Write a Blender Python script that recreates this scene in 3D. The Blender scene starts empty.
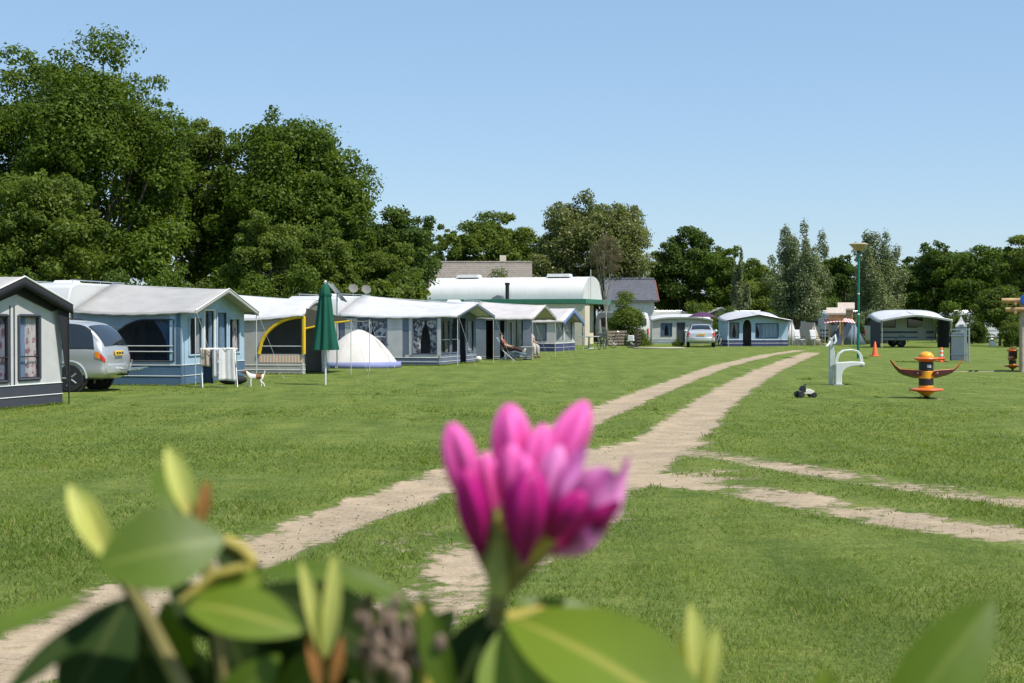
import bpy, bmesh, math, random
import numpy as np
from mathutils import Vector, Matrix, noise

random.seed(7)
scene = bpy.context.scene
COL = scene.collection
F = 1450.0            # focal length in pixels of a 1024 px wide frame
HOR = 322.0           # horizon row
EYE = 1.6
PITCH = math.atan((341.5 - HOR) / F)


# ------------------------------------------------------------------ pixel <-> world helpers
def ray(px, py):
    cx = (px - 512) / F
    cy = (341.5 - py) / F
    ca, sa = math.cos(PITCH), math.sin(PITCH)
    return Vector((cx, ca + cy * sa, -sa + cy * ca))


def at(px, py, Y):
    d = ray(px, py)
    return Vector((0, 0, EYE)) + d * (Y / d.y)


def gnd(px, py, z=0.0):
    d = ray(px, py)
    t = (z - EYE) / d.z
    return Vector((0, 0, EYE)) + d * t


def xat(px, Y):
    return (px - 512) / F * Y


def zat(py, Y):
    return at(512, py, Y).z


# ------------------------------------------------------------------ materials
MATS = {}


def new_mat(name):
    m = bpy.data.materials.new(name)
    m.use_nodes = True
    nt = m.node_tree
    for n in list(nt.nodes):
        nt.nodes.remove(n)
    out = nt.nodes.new('ShaderNodeOutputMaterial')
    return m, nt, out


def mat(name, col, rough=0.6, var=0.12, scale=6.0, bump=0.0, bscale=None, metal=0.0, spec=0.4,
        trans=0.0, coat=0.0, dirt=None, sheen=0.0):
    if name in MATS:
        return MATS[name]
    m, nt, out = new_mat(name)
    N, L = nt.nodes, nt.links
    b = N.new('ShaderNodeBsdfPrincipled')
    tc = N.new('ShaderNodeTexCoord')
    nz = N.new('ShaderNodeTexNoise')
    nz.inputs['Scale'].default_value = scale
    nz.inputs['Detail'].default_value = 5
    L.new(tc.outputs['Object'], nz.inputs['Vector'])
    mx = N.new('ShaderNodeMix')
    mx.data_type = 'RGBA'
    c = Vector(col)
    lo = [max(0, x * (1 - var)) for x in c]
    hi = [min(1, x * (1 + var)) for x in c]
    if dirt:
        lo = [x * (1 - var) + y * var for x, y in zip(c, dirt)]
    mx.inputs[6].default_value = (*lo, 1)
    mx.inputs[7].default_value = (*hi, 1)
    mr = N.new('ShaderNodeMapRange')
    mr.inputs[1].default_value = 0.3
    mr.inputs[2].default_value = 0.7
    L.new(nz.outputs['Fac'], mr.inputs[0])
    L.new(mr.outputs[0], mx.inputs[0])
    L.new(mx.outputs[2], b.inputs['Base Color'])
    b.inputs['Roughness'].default_value = rough
    b.inputs['Metallic'].default_value = metal
    b.inputs['Specular IOR Level'].default_value = spec
    b.inputs['Coat Weight'].default_value = coat
    b.inputs['Coat Roughness'].default_value = 0.05
    if bump:
        n2 = N.new('ShaderNodeTexNoise')
        n2.inputs['Scale'].default_value = bscale or scale * 4
        n2.inputs['Detail'].default_value = 4
        L.new(tc.outputs['Object'], n2.inputs['Vector'])
        bp = N.new('ShaderNodeBump')
        bp.inputs['Strength'].default_value = bump
        bp.inputs['Distance'].default_value = 0.03
        L.new(n2.outputs['Fac'], bp.inputs['Height'])
        L.new(bp.outputs[0], b.inputs['Normal'])
    if trans > 0:
        t = N.new('ShaderNodeBsdfTranslucent')
        L.new(mx.outputs[2], t.inputs['Color'])
        ms = N.new('ShaderNodeMixShader')
        ms.inputs[0].default_value = trans
        L.new(b.outputs[0], ms.inputs[1])
        L.new(t.outputs[0], ms.inputs[2])
        L.new(ms.outputs[0], out.inputs[0])
    else:
        L.new(b.outputs[0], out.inputs[0])
    MATS[name] = m
    return m


def fabric(name, col, trans=0.12, var=0.08, rough=0.75):
    return mat(name, col, rough=rough, var=var, scale=2.2, bump=0.28, bscale=3.0, spec=0.2, trans=trans)


def vinyl(name, tint=(0.55, 0.6, 0.65), tr=0.55, body=(0.02, 0.025, 0.035)):
    if name in MATS:
        return MATS[name]
    m, nt, out = new_mat(name)
    N, L = nt.nodes, nt.links
    b = N.new('ShaderNodeBsdfPrincipled')
    b.inputs['Base Color'].default_value = (*body, 1)
    b.inputs['Roughness'].default_value = 0.18
    t = N.new('ShaderNodeBsdfTransparent')
    t.inputs[0].default_value = (*tint, 1)
    ms = N.new('ShaderNodeMixShader')
    ms.inputs[0].default_value = tr
    tc = N.new('ShaderNodeTexCoord')
    nz = N.new('ShaderNodeTexNoise')
    nz.inputs['Scale'].default_value = 2.5
    L.new(tc.outputs['Object'], nz.inputs['Vector'])
    bp = N.new('ShaderNodeBump')
    bp.inputs['Strength'].default_value = 0.5
    bp.inputs['Distance'].default_value = 0.04
    L.new(nz.outputs['Fac'], bp.inputs['Height'])
    L.new(bp.outputs[0], b.inputs['Normal'])
    L.new(b.outputs[0], ms.inputs[1])
    L.new(t.outputs[0], ms.inputs[2])
    L.new(ms.outputs[0], out.inputs[0])
    MATS[name] = m
    return m


def striped(name, ca, cb, scale=20, axis='x', rough=0.8, third=None):
    """woven stripes; axis is the object-space axis across the stripes"""
    if name in MATS:
        return MATS[name]
    m, nt, out = new_mat(name)
    N, L = nt.nodes, nt.links
    b = N.new('ShaderNodeBsdfPrincipled')
    b.inputs['Roughness'].default_value = rough
    tc = N.new('ShaderNodeTexCoord')
    w = N.new('ShaderNodeTexWave')
    w.bands_direction = axis.upper()
    w.inputs['Scale'].default_value = scale
    w.inputs['Distortion'].default_value = 0.4
    L.new(tc.outputs['Object'], w.inputs['Vector'])
    r = N.new('ShaderNodeValToRGB')
    r.color_ramp.elements[0].position = 0.38
    r.color_ramp.elements[0].color = (*ca, 1)
    r.color_ramp.elements[1].position = 0.6
    r.color_ramp.elements[1].color = (*cb, 1)
    if third:
        e = r.color_ramp.elements.new(0.9)
        e.color = (*third, 1)
    L.new(w.outputs['Fac'], r.inputs[0])
    L.new(r.outputs[0], b.inputs['Base Color'])
    L.new(b.outputs[0], out.inputs[0])
    MATS[name] = m
    return m


def blotchy(name, ca, cb, scale=9, thr=0.5, rough=0.8, trans=0.2):
    """printed cloth: two colours in patches"""
    if name in MATS:
        return MATS[name]
    m, nt, out = new_mat(name)
    N, L = nt.nodes, nt.links
    b = N.new('ShaderNodeBsdfPrincipled')
    b.inputs['Roughness'].default_value = rough
    tc = N.new('ShaderNodeTexCoord')
    w = N.new('ShaderNodeTexNoise')
    w.inputs['Scale'].default_value = scale
    L.new(tc.outputs['Object'], w.inputs['Vector'])
    r = N.new('ShaderNodeValToRGB')
    r.color_ramp.elements[0].position = thr - 0.04
    r.color_ramp.elements[0].color = (*ca, 1)
    r.color_ramp.elements[1].position = thr + 0.04
    r.color_ramp.elements[1].color = (*cb, 1)
    L.new(w.outputs['Fac'], r.inputs[0])
    L.new(r.outputs[0], b.inputs['Base Color'])
    L.new(b.outputs[0], out.inputs[0])
    MATS[name] = m
    return m


def leaf_mat(name, dark, light, trans=0.42, rough=0.5, odd=None):
    m, nt, out = new_mat(name)
    N, L = nt.nodes, nt.links
    a = N.new('ShaderNodeAttribute')
    a.attribute_name = 'v'
    r = N.new('ShaderNodeValToRGB')
    r.color_ramp.elements[0].color = (*dark, 1)
    r.color_ramp.elements[1].color = (*light, 1)
    if odd:
        r.color_ramp.elements[1].position = 0.85
        e = r.color_ramp.elements.new(0.93)
        e.color = (*odd, 1)
    L.new(a.outputs['Fac'], r.inputs[0])
    b = N.new('ShaderNodeBsdfPrincipled')
    b.inputs['Roughness'].default_value = rough
    b.inputs['Specular IOR Level'].default_value = 0.16
    L.new(r.outputs[0], b.inputs['Base Color'])
    t = N.new('ShaderNodeBsdfTranslucent')
    hs = N.new('ShaderNodeMix')
    hs.data_type = 'RGBA'
    hs.blend_type = 'MULTIPLY'
    hs.inputs[0].default_value = 1
    hs.inputs[7].default_value = (1.3, 1.2, 0.5, 1)
    L.new(r.outputs[0], hs.inputs[6])
    L.new(hs.outputs[2], t.inputs[0])
    ms = N.new('ShaderNodeMixShader')
    ms.inputs[0].default_value = trans
    L.new(b.outputs[0], ms.inputs[1])
    L.new(t.outputs[0], ms.inputs[2])
    L.new(ms.outputs[0], out.inputs[0])
    MATS[name] = m
    return m


# ------------------------------------------------------------------ mesh builder
class MB:
    def __init__(self):
        self.v = []
        self.f = []
        self.mi = []
        self.cur = 0

    def add(self, vs, fs):
        o = len(self.v)
        self.v.extend([tuple(x) for x in vs])
        for f in fs:
            self.f.append([i + o for i in f])
            self.mi.append(self.cur)

    def box(self, c, s, rot=None, taper=(1, 1)):
        c = Vector(c)
        hx, hy, hz = s[0] / 2, s[1] / 2, s[2] / 2
        vs = []
        for z in (-1, 1):
            tx, ty = (taper if z > 0 else (1, 1))
            for x, y in ((-1, -1), (1, -1), (1, 1), (-1, 1)):
                p = Vector((x * hx * tx, y * hy * ty, z * hz))
                if rot is not None:
                    p = rot @ p
                vs.append(c + p)
        self.add(vs, [(3, 2, 1, 0), (4, 5, 6, 7), (0, 1, 5, 4), (1, 2, 6, 5), (2, 3, 7, 6), (3, 0, 4, 7)])
        return self

    def tube(self, pts, r, n=8, cap=True):
        pts = [Vector(p) for p in pts]
        k = len(pts)
        rs = r if isinstance(r, (list, tuple)) else [r] * k
        vs = []
        up = None
        for i, p in enumerate(pts):
            d = (pts[min(i + 1, k - 1)] - pts[max(i - 1, 0)])
            if d.length < 1e-9:
                d = Vector((0, 0, 1))
            d.normalize()
            if up is None:
                a = Vector((0, 0, 1)) if abs(d.z) < 0.9 else Vector((1, 0, 0))
                up = d.cross(a).normalized()
            up = (up - d * up.dot(d))
            if up.length < 1e-6:
                up = d.orthogonal()
            up.normalize()
            w = d.cross(up)
            for j in range(n):
                t = 2 * math.pi * j / n
                vs.append(p + (up * math.cos(t) + w * math.sin(t)) * rs[i])
        fs = []
        for i in range(k - 1):
            for j in range(n):
                j2 = (j + 1) % n
                fs.append((i * n + j, i * n + j2, (i + 1) * n + j2, (i + 1) * n + j))
        if cap:
            fs.append(tuple(range(n))[::-1])
            fs.append(tuple(range((k - 1) * n, k * n)))
        self.add(vs, fs)
        return self

    def lathe(self, prof, n=20, c=(0, 0, 0), R=None, ripple=None):
        c = Vector(c)
        vs = []
        k = len(prof)
        for r, z in prof:
            for j in range(n):
                t = 2 * math.pi * j / n
                rr = r * (ripple(t, z) if ripple else 1)
                p = Vector((rr * math.cos(t), rr * math.sin(t), z))
                if R is not None:
                    p = R @ p
                vs.append(c + p)
        fs = []
        for i in range(k - 1):
            for j in range(n):
                j2 = (j + 1) % n
                fs.append((i * n + j, i * n + j2, (i + 1) * n + j2, (i + 1) * n + j))
        if prof[0][0] > 1e-4:
            fs.append(tuple(range(n))[::-1])
        if prof[-1][0] > 1e-4:
            fs.append(tuple(range((k - 1) * n, k * n)))
        self.add(vs, fs)
        return self

    def ell(self, c, r, nu=12, nv=8, R=None):
        prof = []
        c = Vector(c)
        vs = []
        for i in range(nv + 1):
            a = -math.pi / 2 + math.pi * i / nv
            for j in range(nu):
                t = 2 * math.pi * j / nu
                p = Vector((r[0] * math.cos(a) * math.cos(t), r[1] * math.cos(a) * math.sin(t), r[2] * math.sin(a)))
                if R is not None:
                    p = R @ p
                vs.append(c + p)
        fs = []
        for i in range(nv):
            for j in range(nu):
                j2 = (j + 1) % nu
                fs.append((i * nu + j, i * nu + j2, (i + 1) * nu + j2, (i + 1) * nu + j))
        self.add(vs, fs)
        return self

    def prism(self, poly, axis, a, b):
        """extrude 2-D polygon; axis 'x': poly=(y,z); 'y': poly=(x,z); 'z': poly=(x,y)"""
        def P(p, t):
            if axis == 'x':
                return (t, p[0], p[1])
            if axis == 'y':
                return (p[0], t, p[1])
            return (p[0], p[1], t)
        n = len(poly)
        vs = [P(p, a) for p in poly] + [P(p, b) for p in poly]
        fs = [tuple(range(n))[::-1], tuple(range(n, 2 * n))]
        for i in range(n):
            j = (i + 1) % n
            fs.append((i, j, n + j, n + i))
        self.add(vs, fs)
        return self

    def sheet(self, fn, nu, nv):
        vs = [fn(i / nu, j / nv) for j in range(nv + 1) for i in range(nu + 1)]
        fs = []
        for j in range(nv):
            for i in range(nu):
                a = j * (nu + 1) + i
                fs.append((a, a + 1, a + nu + 2, a + nu + 1))
        self.add(vs, fs)
        return self

    def build(self, name, m, parent=None, smooth=35, bevel=0, solid=0, label=None, recalc=True, M=None):
        me = bpy.data.meshes.new(name)
        me.from_pydata(self.v, [], self.f)
        ms = m if isinstance(m, (list, tuple)) else [m]
        for x in ms:
            me.materials.append(x)
        if len(ms) > 1:
            me.polygons.foreach_set('material_index', self.mi)
        if recalc:
            bm = bmesh.new()
            bm.from_mesh(me)
            bmesh.ops.remove_doubles(bm, verts=bm.verts, dist=1e-5)
            bmesh.ops.recalc_face_normals(bm, faces=bm.faces)
            bm.to_mesh(me)
            bm.free()
        if smooth:
            me.polygons.foreach_set('use_smooth', [True] * len(me.polygons))
            me.set_sharp_from_angle(angle=math.radians(smooth))
        o = bpy.data.objects.new(name, me)
        COL.objects.link(o)
        if parent:
            o.parent = parent
        if solid:
            md = o.modifiers.new('Solid', 'SOLIDIFY')
            md.thickness = solid
            md.offset = 0
        if bevel:
            md = o.modifiers.new('Bevel', 'BEVEL')
            md.width = bevel
            md.segments = 2
            md.limit_method = 'ANGLE'
            md.harden_normals = bool(smooth)
        if label:
            o['label'] = label
        return o


def tag(o, label, cat, group=None):
    o['label'] = label
    o['category'] = cat
    if group:
        o['group'] = group
    return o


def thing(name, label, cat, loc=(0, 0, 0), rz=0.0, group=None, scale=1.0):
    o = bpy.data.objects.new(name, None)
    o.empty_display_size = 0.3
    COL.objects.link(o)
    o.location = loc
    o.rotation_euler = (0, 0, rz)
    o.scale = (scale,) * 3
    tag(o, label, cat, group)
    return o


def copy_thing(root, loc, rz, label, scale=None):
    r = root.copy()
    COL.objects.link(r)
    r.location = loc
    r.rotation_euler = (0, 0, rz)
    if scale:
        r.scale = (scale,) * 3
    r['label'] = label

    def rec(src, dst):
        for ch in list(src.children):
            c = ch.copy()
            COL.objects.link(c)
            c.parent = dst
            rec(ch, c)
    rec(root, r)
    return r


def structure(o):
    o['kind'] = 'structure'
    return o


def stuff(o):
    o['kind'] = 'stuff'
    return o


def fast_mesh(name, V, Q, m, parent=None, v=None, smooth=False):
    """V (n,3), Q (k,4) quads"""
    me = bpy.data.meshes.new(name)
    k = Q.shape[1]
    me.vertices.add(len(V))
    me.vertices.foreach_set('co', V.astype(np.float32).ravel())
    me.loops.add(Q.size)
    me.loops.foreach_set('vertex_index', Q.astype(np.int32).ravel())
    me.polygons.add(len(Q))
    me.polygons.foreach_set('loop_start', np.arange(0, Q.size, k, dtype=np.int32))
    me.polygons.foreach_set('loop_total', np.full(len(Q), k, dtype=np.int32))
    if smooth:
        me.polygons.foreach_set('use_smooth', np.ones(len(Q), dtype=bool))
    me.update(calc_edges=True)
    if v is not None:
        at_ = me.attributes.new('v', 'FLOAT', 'FACE')
        at_.data.foreach_set('value', v.astype(np.float32))
    me.materials.append(m)
    o = bpy.data.objects.new(name, me)
    COL.objects.link(o)
    if parent:
        o.parent = parent
    return o


def skin(name, verts, edges, radii, m, parent=None, root=0, sub=1):
    me = bpy.data.meshes.new(name)
    me.from_pydata([tuple(x) for x in verts], edges, [])
    me.materials.append(m)
    o = bpy.data.objects.new(name, me)
    COL.objects.link(o)
    if parent:
        o.parent = parent
    md = o.modifiers.new('Skin', 'SKIN')
    md.use_smooth_shade = True
    sv = me.skin_vertices[0].data
    for i, r in enumerate(radii):
        sv[i].radius = r if isinstance(r, (tuple, list)) else (r, r)
        sv[i].use_root = (i == root)
    s = o.modifiers.new('Sub', 'SUBSURF')
    s.levels = sub
    s.render_levels = sub
    return o


# ------------------------------------------------------------------ camera, world, sun
cam_d = bpy.data.cameras.new('camera')
cam = bpy.data.objects.new('camera', cam_d)
COL.objects.link(cam)
cam_d.sensor_width = 22.2
cam_d.lens = 22.2 * F / 1024
cam_d.clip_start = 0.05
cam_d.clip_end = 20000
cam.location = (0, 0, EYE)
cam.rotation_euler = (math.pi / 2 - PITCH, 0, 0)
cam_d.dof.use_dof = True
cam_d.dof.focus_distance = 40
cam_d.dof.aperture_fstop = 7.5
scene.camera = cam

SUN_EL = math.radians(57)
sun_h = Vector((0.84, -0.543))            # horizontal direction towards the sun
SUN_AZ = math.atan2(sun_h.x, sun_h.y)     # clockwise from +Y
w = bpy.data.worlds.new('World')
scene.world = w
w.use_nodes = True
nt = w.node_tree
bg = nt.nodes['Background']
sky = nt.nodes.new('ShaderNodeTexSky')
sky.sky_type = 'NISHITA'
sky.sun_disc = False
sky.sun_elevation = SUN_EL
sky.sun_rotation = SUN_AZ
sky.altitude = 0
sky.air_density = 1.0
sky.dust_density = 0.25
sky.ozone_density = 2.2
air = nt.nodes.new('ShaderNodeMix')      # bright hazy summer air evens out the blue
air.data_type = 'RGBA'
air.inputs[0].default_value = 0.5
air.inputs[7].default_value = (2.30, 3.75, 5.75, 1)
nt.links.new(sky.outputs[0], air.inputs[6])
nt.links.new(air.outputs[2], bg.inputs[0])
bg.inputs[1].default_value = 0.118
sd = bpy.data.lights.new('sun', 'SUN')
sd.energy = 4.6
sd.angle = math.radians(0.53)
sd.color = (1.0, 0.945, 0.86)
so = bpy.data.objects.new('sun', sd)
COL.objects.link(so)
to_sun = Vector((sun_h.x * math.cos(SUN_EL), sun_h.y * math.cos(SUN_EL), math.sin(SUN_EL)))
so.rotation_euler = (-to_sun).to_track_quat('-Z', 'Y').to_euler()
so.location = to_sun * 60
scene.view_settings.view_transform = 'Standard'
scene.view_settings.look = 'None'
scene.view_settings.exposure = 0.33
scene.view_settings.gamma = 1.0
scene.cycles.max_bounces = 6
scene.cycles.transparent_max_bounces = 12
scene.cycles.use_denoising = True

# ------------------------------------------------------------------ ground and track
RUTS = [  # pixel polyline (px, py), half width in m, strength
    ([(-330, 860), (-150, 735), (0, 664), (120, 606), (240, 553), (330, 520), (420, 488), (480, 465), (540, 440), (600, 412), (660, 388),
      (720, 366), (768, 354.5), (800, 350.2)], 0.38, 0.95),
    ([(150, 900), (300, 730), (380, 648), (430, 600), (482, 564)], 0.34, 0.72),
    ([(482, 564), (540, 525), (600, 485)], 0.42, 0.72),
    ([(600, 485), (640, 457), (680, 430), (710, 405),
      (735, 388), (770, 369), (812, 352.5)], 0.46, 1.0),
    ([(540, 470), (590, 455), (640, 446), (670, 442)], 0.62, 0.9),
    ([(670, 448), (720, 456), (790, 466), (870, 480), (950, 491), (1060, 504), (1250, 520)], 0.42, 0.62),
    ([(620, 474), (690, 484), (760, 493), (830, 505), (920, 521), (1040, 542), (1300, 585)], 0.50, 0.66),
    ([(430, 545), (500, 520), (560, 500)], 0.7, 0.32),
    ([(560, 520), (640, 500), (690, 470)], 0.9, 0.35),
]
SEGS = []
for pts, hw, amp in RUTS:
    g = [gnd(*p) for p in pts]
    for a, b in zip(g[:-1], g[1:]):
        SEGS.append((a.x, a.y, b.x, b.y, hw, amp))
# bare sandy spot in the play area
sp = gnd(985, 371.5)
SEGS.append((sp.x - 0.6, sp.y + 0.3, sp.x + 0.9, sp.y - 0.1, 0.45, 0.85))
q = gnd(936, 399)
SEGS.append((q.x - .05, q.y, q.x + .12, q.y, 0.16, 0.7))


def dirt_value(X, Y):
    D = np.zeros_like(X)
    for ax, ay, bx, by, hw, amp in SEGS:
        dx, dy = bx - ax, by - ay
        L2 = dx * dx + dy * dy
        t = np.clip(((X - ax) * dx + (Y - ay) * dy) / L2, 0, 1)
        d = np.hypot(X - (ax + t * dx), Y - (ay + t * dy))
        s = np.clip((hw * 1.7 - d) / (hw * 1.4), 0, 1)
        D = np.maximum(D, amp * (s * s * (3 - 2 * s)))
    return D


def vnoise(X, Y, s, seed=0.0):
    out = np.empty(X.size)
    xf, yf = X.ravel(), Y.ravel()
    for i in range(X.size):
        out[i] = noise.noise((xf[i] * s, yf[i] * s, seed))
    return out.reshape(X.shape)


def axis_lines(lo, hi, step, far, growth):
    a = [lo]
    s = step
    while a[-1] < hi:
        a.append(a[-1] + step)
    s = step
    while a[-1] < far:
        s *= growth
        a.append(a[-1] + s)
    b = []
    s = step
    x = lo
    while x > -far:
        s *= growth
        x -= s
        b.append(x)
    return np.array(b[::-1] + a)


xs = axis_lines(-11, 20, 0.2, 4000, 1.35)
ys = [-5.0]
while ys[-1] < 30:
    ys.append(ys[-1] + 0.2)
while ys[-1] < 110:
    ys.append(ys[-1] + 0.5)
s_ = 0.5
while ys[-1] < 6000:
    s_ *= 1.35
    ys.append(ys[-1] + s_)
s_ = 0.3
pre = []
y_ = -5.0
while y_ > -3000:
    s_ *= 1.4
    y_ -= s_
    pre.append(y_)
ys = np.array(pre[::-1] + ys)
GX, GY = np.meshgrid(xs, ys)
near = (np.abs(GX) < 60) & (GY > -10) & (GY < 130)
DV = np.zeros_like(GX)
nx, ny = GX[near], GY[near]
dv = dirt_value(nx, ny)
dv = np.where(dv > 0.02, dv + 0.28 * vnoise(nx, ny, 0.9, 3.1) + 0.16 * vnoise(nx, ny, 2.6, 8.2), dv)
DV[near] = dv
GZ = np.zeros_like(GX)
GZ[near] = 0.02 * vnoise(nx, ny, 0.25, 5.0) - 0.035 * np.clip(dv, 0, 1)


def ground_material():
    m, nt, out = new_mat('lawn_and_sand')
    N, L = nt.nodes, nt.links

    def math_(op, a, b=None, clamp=False):
        n = N.new('ShaderNodeMath')
        n.operation = op
        n.use_clamp = clamp
        for i, x in enumerate((a, b)):
            if x is None:
                continue
            if isinstance(x, (int, float)):
                n.inputs[i].default_value = x
            else:
                L.new(x, n.inputs[i])
        return n.outputs[0]

    def noise_(scale, detail=4, rough=0.55):
        n = N.new('ShaderNodeTexNoise')
        n.inputs['Scale'].default_value = scale
        n.inputs['Detail'].default_value = detail
        n.inputs['Roughness'].default_value = rough
        L.new(geo.outputs['Position'], n.inputs['Vector'])
        return n.outputs['Fac']

    def ramp(fac, stops):
        r = N.new('ShaderNodeValToRGB')
        e = r.color_ramp.elements
        e[0].position, e[0].color = stops[0][0], (*stops[0][1], 1)
        e[1].position, e[1].color = stops[1][0], (*stops[1][1], 1)
        for p, c in stops[2:]:
            x = e.new(p)
            x.color = (*c, 1)
        L.new(fac, r.inputs[0])
        return r.outputs[0]

    def mix(f, a, b, bt='MIX'):
        n = N.new('ShaderNodeMix')
        n.data_type = 'RGBA'
        n.blend_type = bt
        if isinstance(f, (int, float)):
            n.inputs[0].default_value = f
        else:
            L.new(f, n.inputs[0])
        for k, x in ((6, a), (7, b)):
            if isinstance(x, tuple):
                n.inputs[k].default_value = (*x, 1)
            else:
                L.new(x, n.inputs[k])
        return n.outputs[2]

    geo = N.new('ShaderNodeNewGeometry')
    att = N.new('ShaderNodeAttribute')
    att.attribute_name = 'dirt'
    # grass colour
    g1 = ramp(noise_(0.35, 6), [(0.3, (0.128, 0.184, 0.034)), (0.7, (0.178, 0.236, 0.052))])
    g2 = ramp(noise_(1.6, 6, 0.7), [(0.3, (0.116, 0.174, 0.030)), (0.72, (0.214, 0.256, 0.070))])
    mpg = N.new('ShaderNodeMapping')
    mpg.inputs['Rotation'].default_value = (0, 0, math.radians(18))
    mpg.inputs['Scale'].default_value = (1.0, 0.16, 1.0)
    L.new(geo.outputs['Position'], mpg.inputs[0])
    ns = N.new('ShaderNodeTexNoise')
    ns.inputs['Scale'].default_value = 1.9
    ns.inputs['Detail'].default_value = 5
    L.new(mpg.outputs[0], ns.inputs['Vector'])
    streak = ramp(ns.outputs['Fac'], [(0.3, (0.66, 0.72, 0.62)), (0.7, (1.22, 1.14, 1.14))])
    grass = mix(0.5, g1, g2)
    grass = mix(0.75, grass, streak, 'MULTIPLY')
    patch = ramp(noise_(0.8, 7, 0.75), [(0.34, (0.62, 0.72, 0.58)), (0.5, (1, 1, 1)), (0.72, (1.22, 1.08, 1.05))])
    grass = mix(0.8, grass, patch, 'MULTIPLY')
    clump = ramp(noise_(5.5, 6, 0.75), [(0.28, (0.55, 0.62, 0.5)), (0.72, (1.3, 1.24, 1.3))])
    grass = mix(0.7, grass, clump, 'MULTIPLY')
    fine = ramp(noise_(22, 6, 0.75), [(0.25, (0.45, 0.5, 0.4)), (0.75, (1.45, 1.4, 1.35))])
    grass = mix(0.8, grass, fine, 'MULTIPLY')
    # sand and worn brick paving
    br = N.new('ShaderNodeTexBrick')
    br.inputs['Scale'].default_value = 2.6
    br.inputs['Color1'].default_value = (0.30, 0.235, 0.165, 1)
    br.inputs['Color2'].default_value = (0.36, 0.295, 0.215, 1)
    br.inputs['Mortar'].default_value = (0.12, 0.10, 0.06, 1)
    br.inputs['Mortar Size'].default_value = 0.02
    mp = N.new('ShaderNodeMapping')
    mp.inputs['Rotation'].default_value = (0, 0, math.radians(17))
    L.new(geo.outputs['Position'], mp.inputs[0])
    L.new(mp.outputs[0], br.inputs['Vector'])
    sand = ramp(noise_(3.0, 8, 0.7), [(0.3, (0.34, 0.26, 0.168)), (0.7, (0.49, 0.392, 0.27))])
    cover = ramp(noise_(1.1, 6, 0.6), [(0.42, (0, 0, 0)), (0.6, (1, 1, 1))])
    cov = math_('MULTIPLY', cover, 0.55)
    soil = mix(cov, sand, br.outputs['Color'])
    peb = ramp(noise_(60, 3, 0.8), [(0.3, (0.72, 0.7, 0.68)), (0.7, (1.18, 1.18, 1.18))])
    soil = mix(0.8, soil, peb, 'MULTIPLY')
    # mask: coarse attribute plus fine breakup
    f1 = math_('SUBTRACT', noise_(7, 6, 0.7), 0.5)
    f1 = math_('MULTIPLY', f1, 1.3)
    f2 = math_('SUBTRACT', noise_(1.3, 5, 0.6), 0.5)
    f2 = math_('MULTIPLY', f2, 0.95)
    md = math_('ADD', att.outputs['Fac'], f1)
    md = math_('ADD', md, f2)
    gate = math_('MULTIPLY', att.outputs['Fac'], 6, True)
    md = math_('MULTIPLY', md, gate)
    mask = ramp(md, [(0.42, (0, 0, 0)), (0.62, (1, 1, 1))])
    col = mix(mask, grass, soil)
    b = N.new('ShaderNodeBsdfPrincipled')
    b.inputs['Roughness'].default_value = 0.9
    b.inputs['Specular IOR Level'].default_value = 0.15
    L.new(col, b.inputs['Base Color'])
    bp = N.new('ShaderNodeBump')
    bp.inputs['Strength'].default_value = 0.9
    bp.inputs['Distance'].default_value = 0.04
    hn = math_('MULTIPLY', noise_(30, 5, 0.7), math_('SUBTRACT', 1.0, math_('MULTIPLY', mask, 0.7)))
    L.new(hn, bp.inputs['Height'])
    L.new(bp.outputs[0], b.inputs['Normal'])
    L.new(b.outputs[0], out.inputs[0])
    return m


GM = ground_material()
ny_, nx_ = GX.shape
idx = np.arange(nx_ * ny_).reshape(ny_, nx_)
quads = np.stack([idx[:-1, :-1], idx[:-1, 1:], idx[1:, 1:], idx[1:, :-1]], -1).reshape(-1, 4)
Vall = np.stack([GX, GY, GZ], -1).reshape(-1, 3)
dflat = DV.ravel()
fmean = dflat[quads].mean(1)
is_track = fmean > 0.30


def sub_sheet(name, sel):
    Q = quads[sel]
    used, inv = np.unique(Q, return_inverse=True)
    o = fast_mesh(name, Vall[used], inv.reshape(-1, 4), GM, smooth=True)
    a = o.data.attributes.new('dirt', 'FLOAT', 'POINT')
    a.data.foreach_set('value', dflat[used].astype(np.float32))
    return structure(o)


sub_sheet('ground', ~is_track)
sub_sheet('track', is_track)


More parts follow.
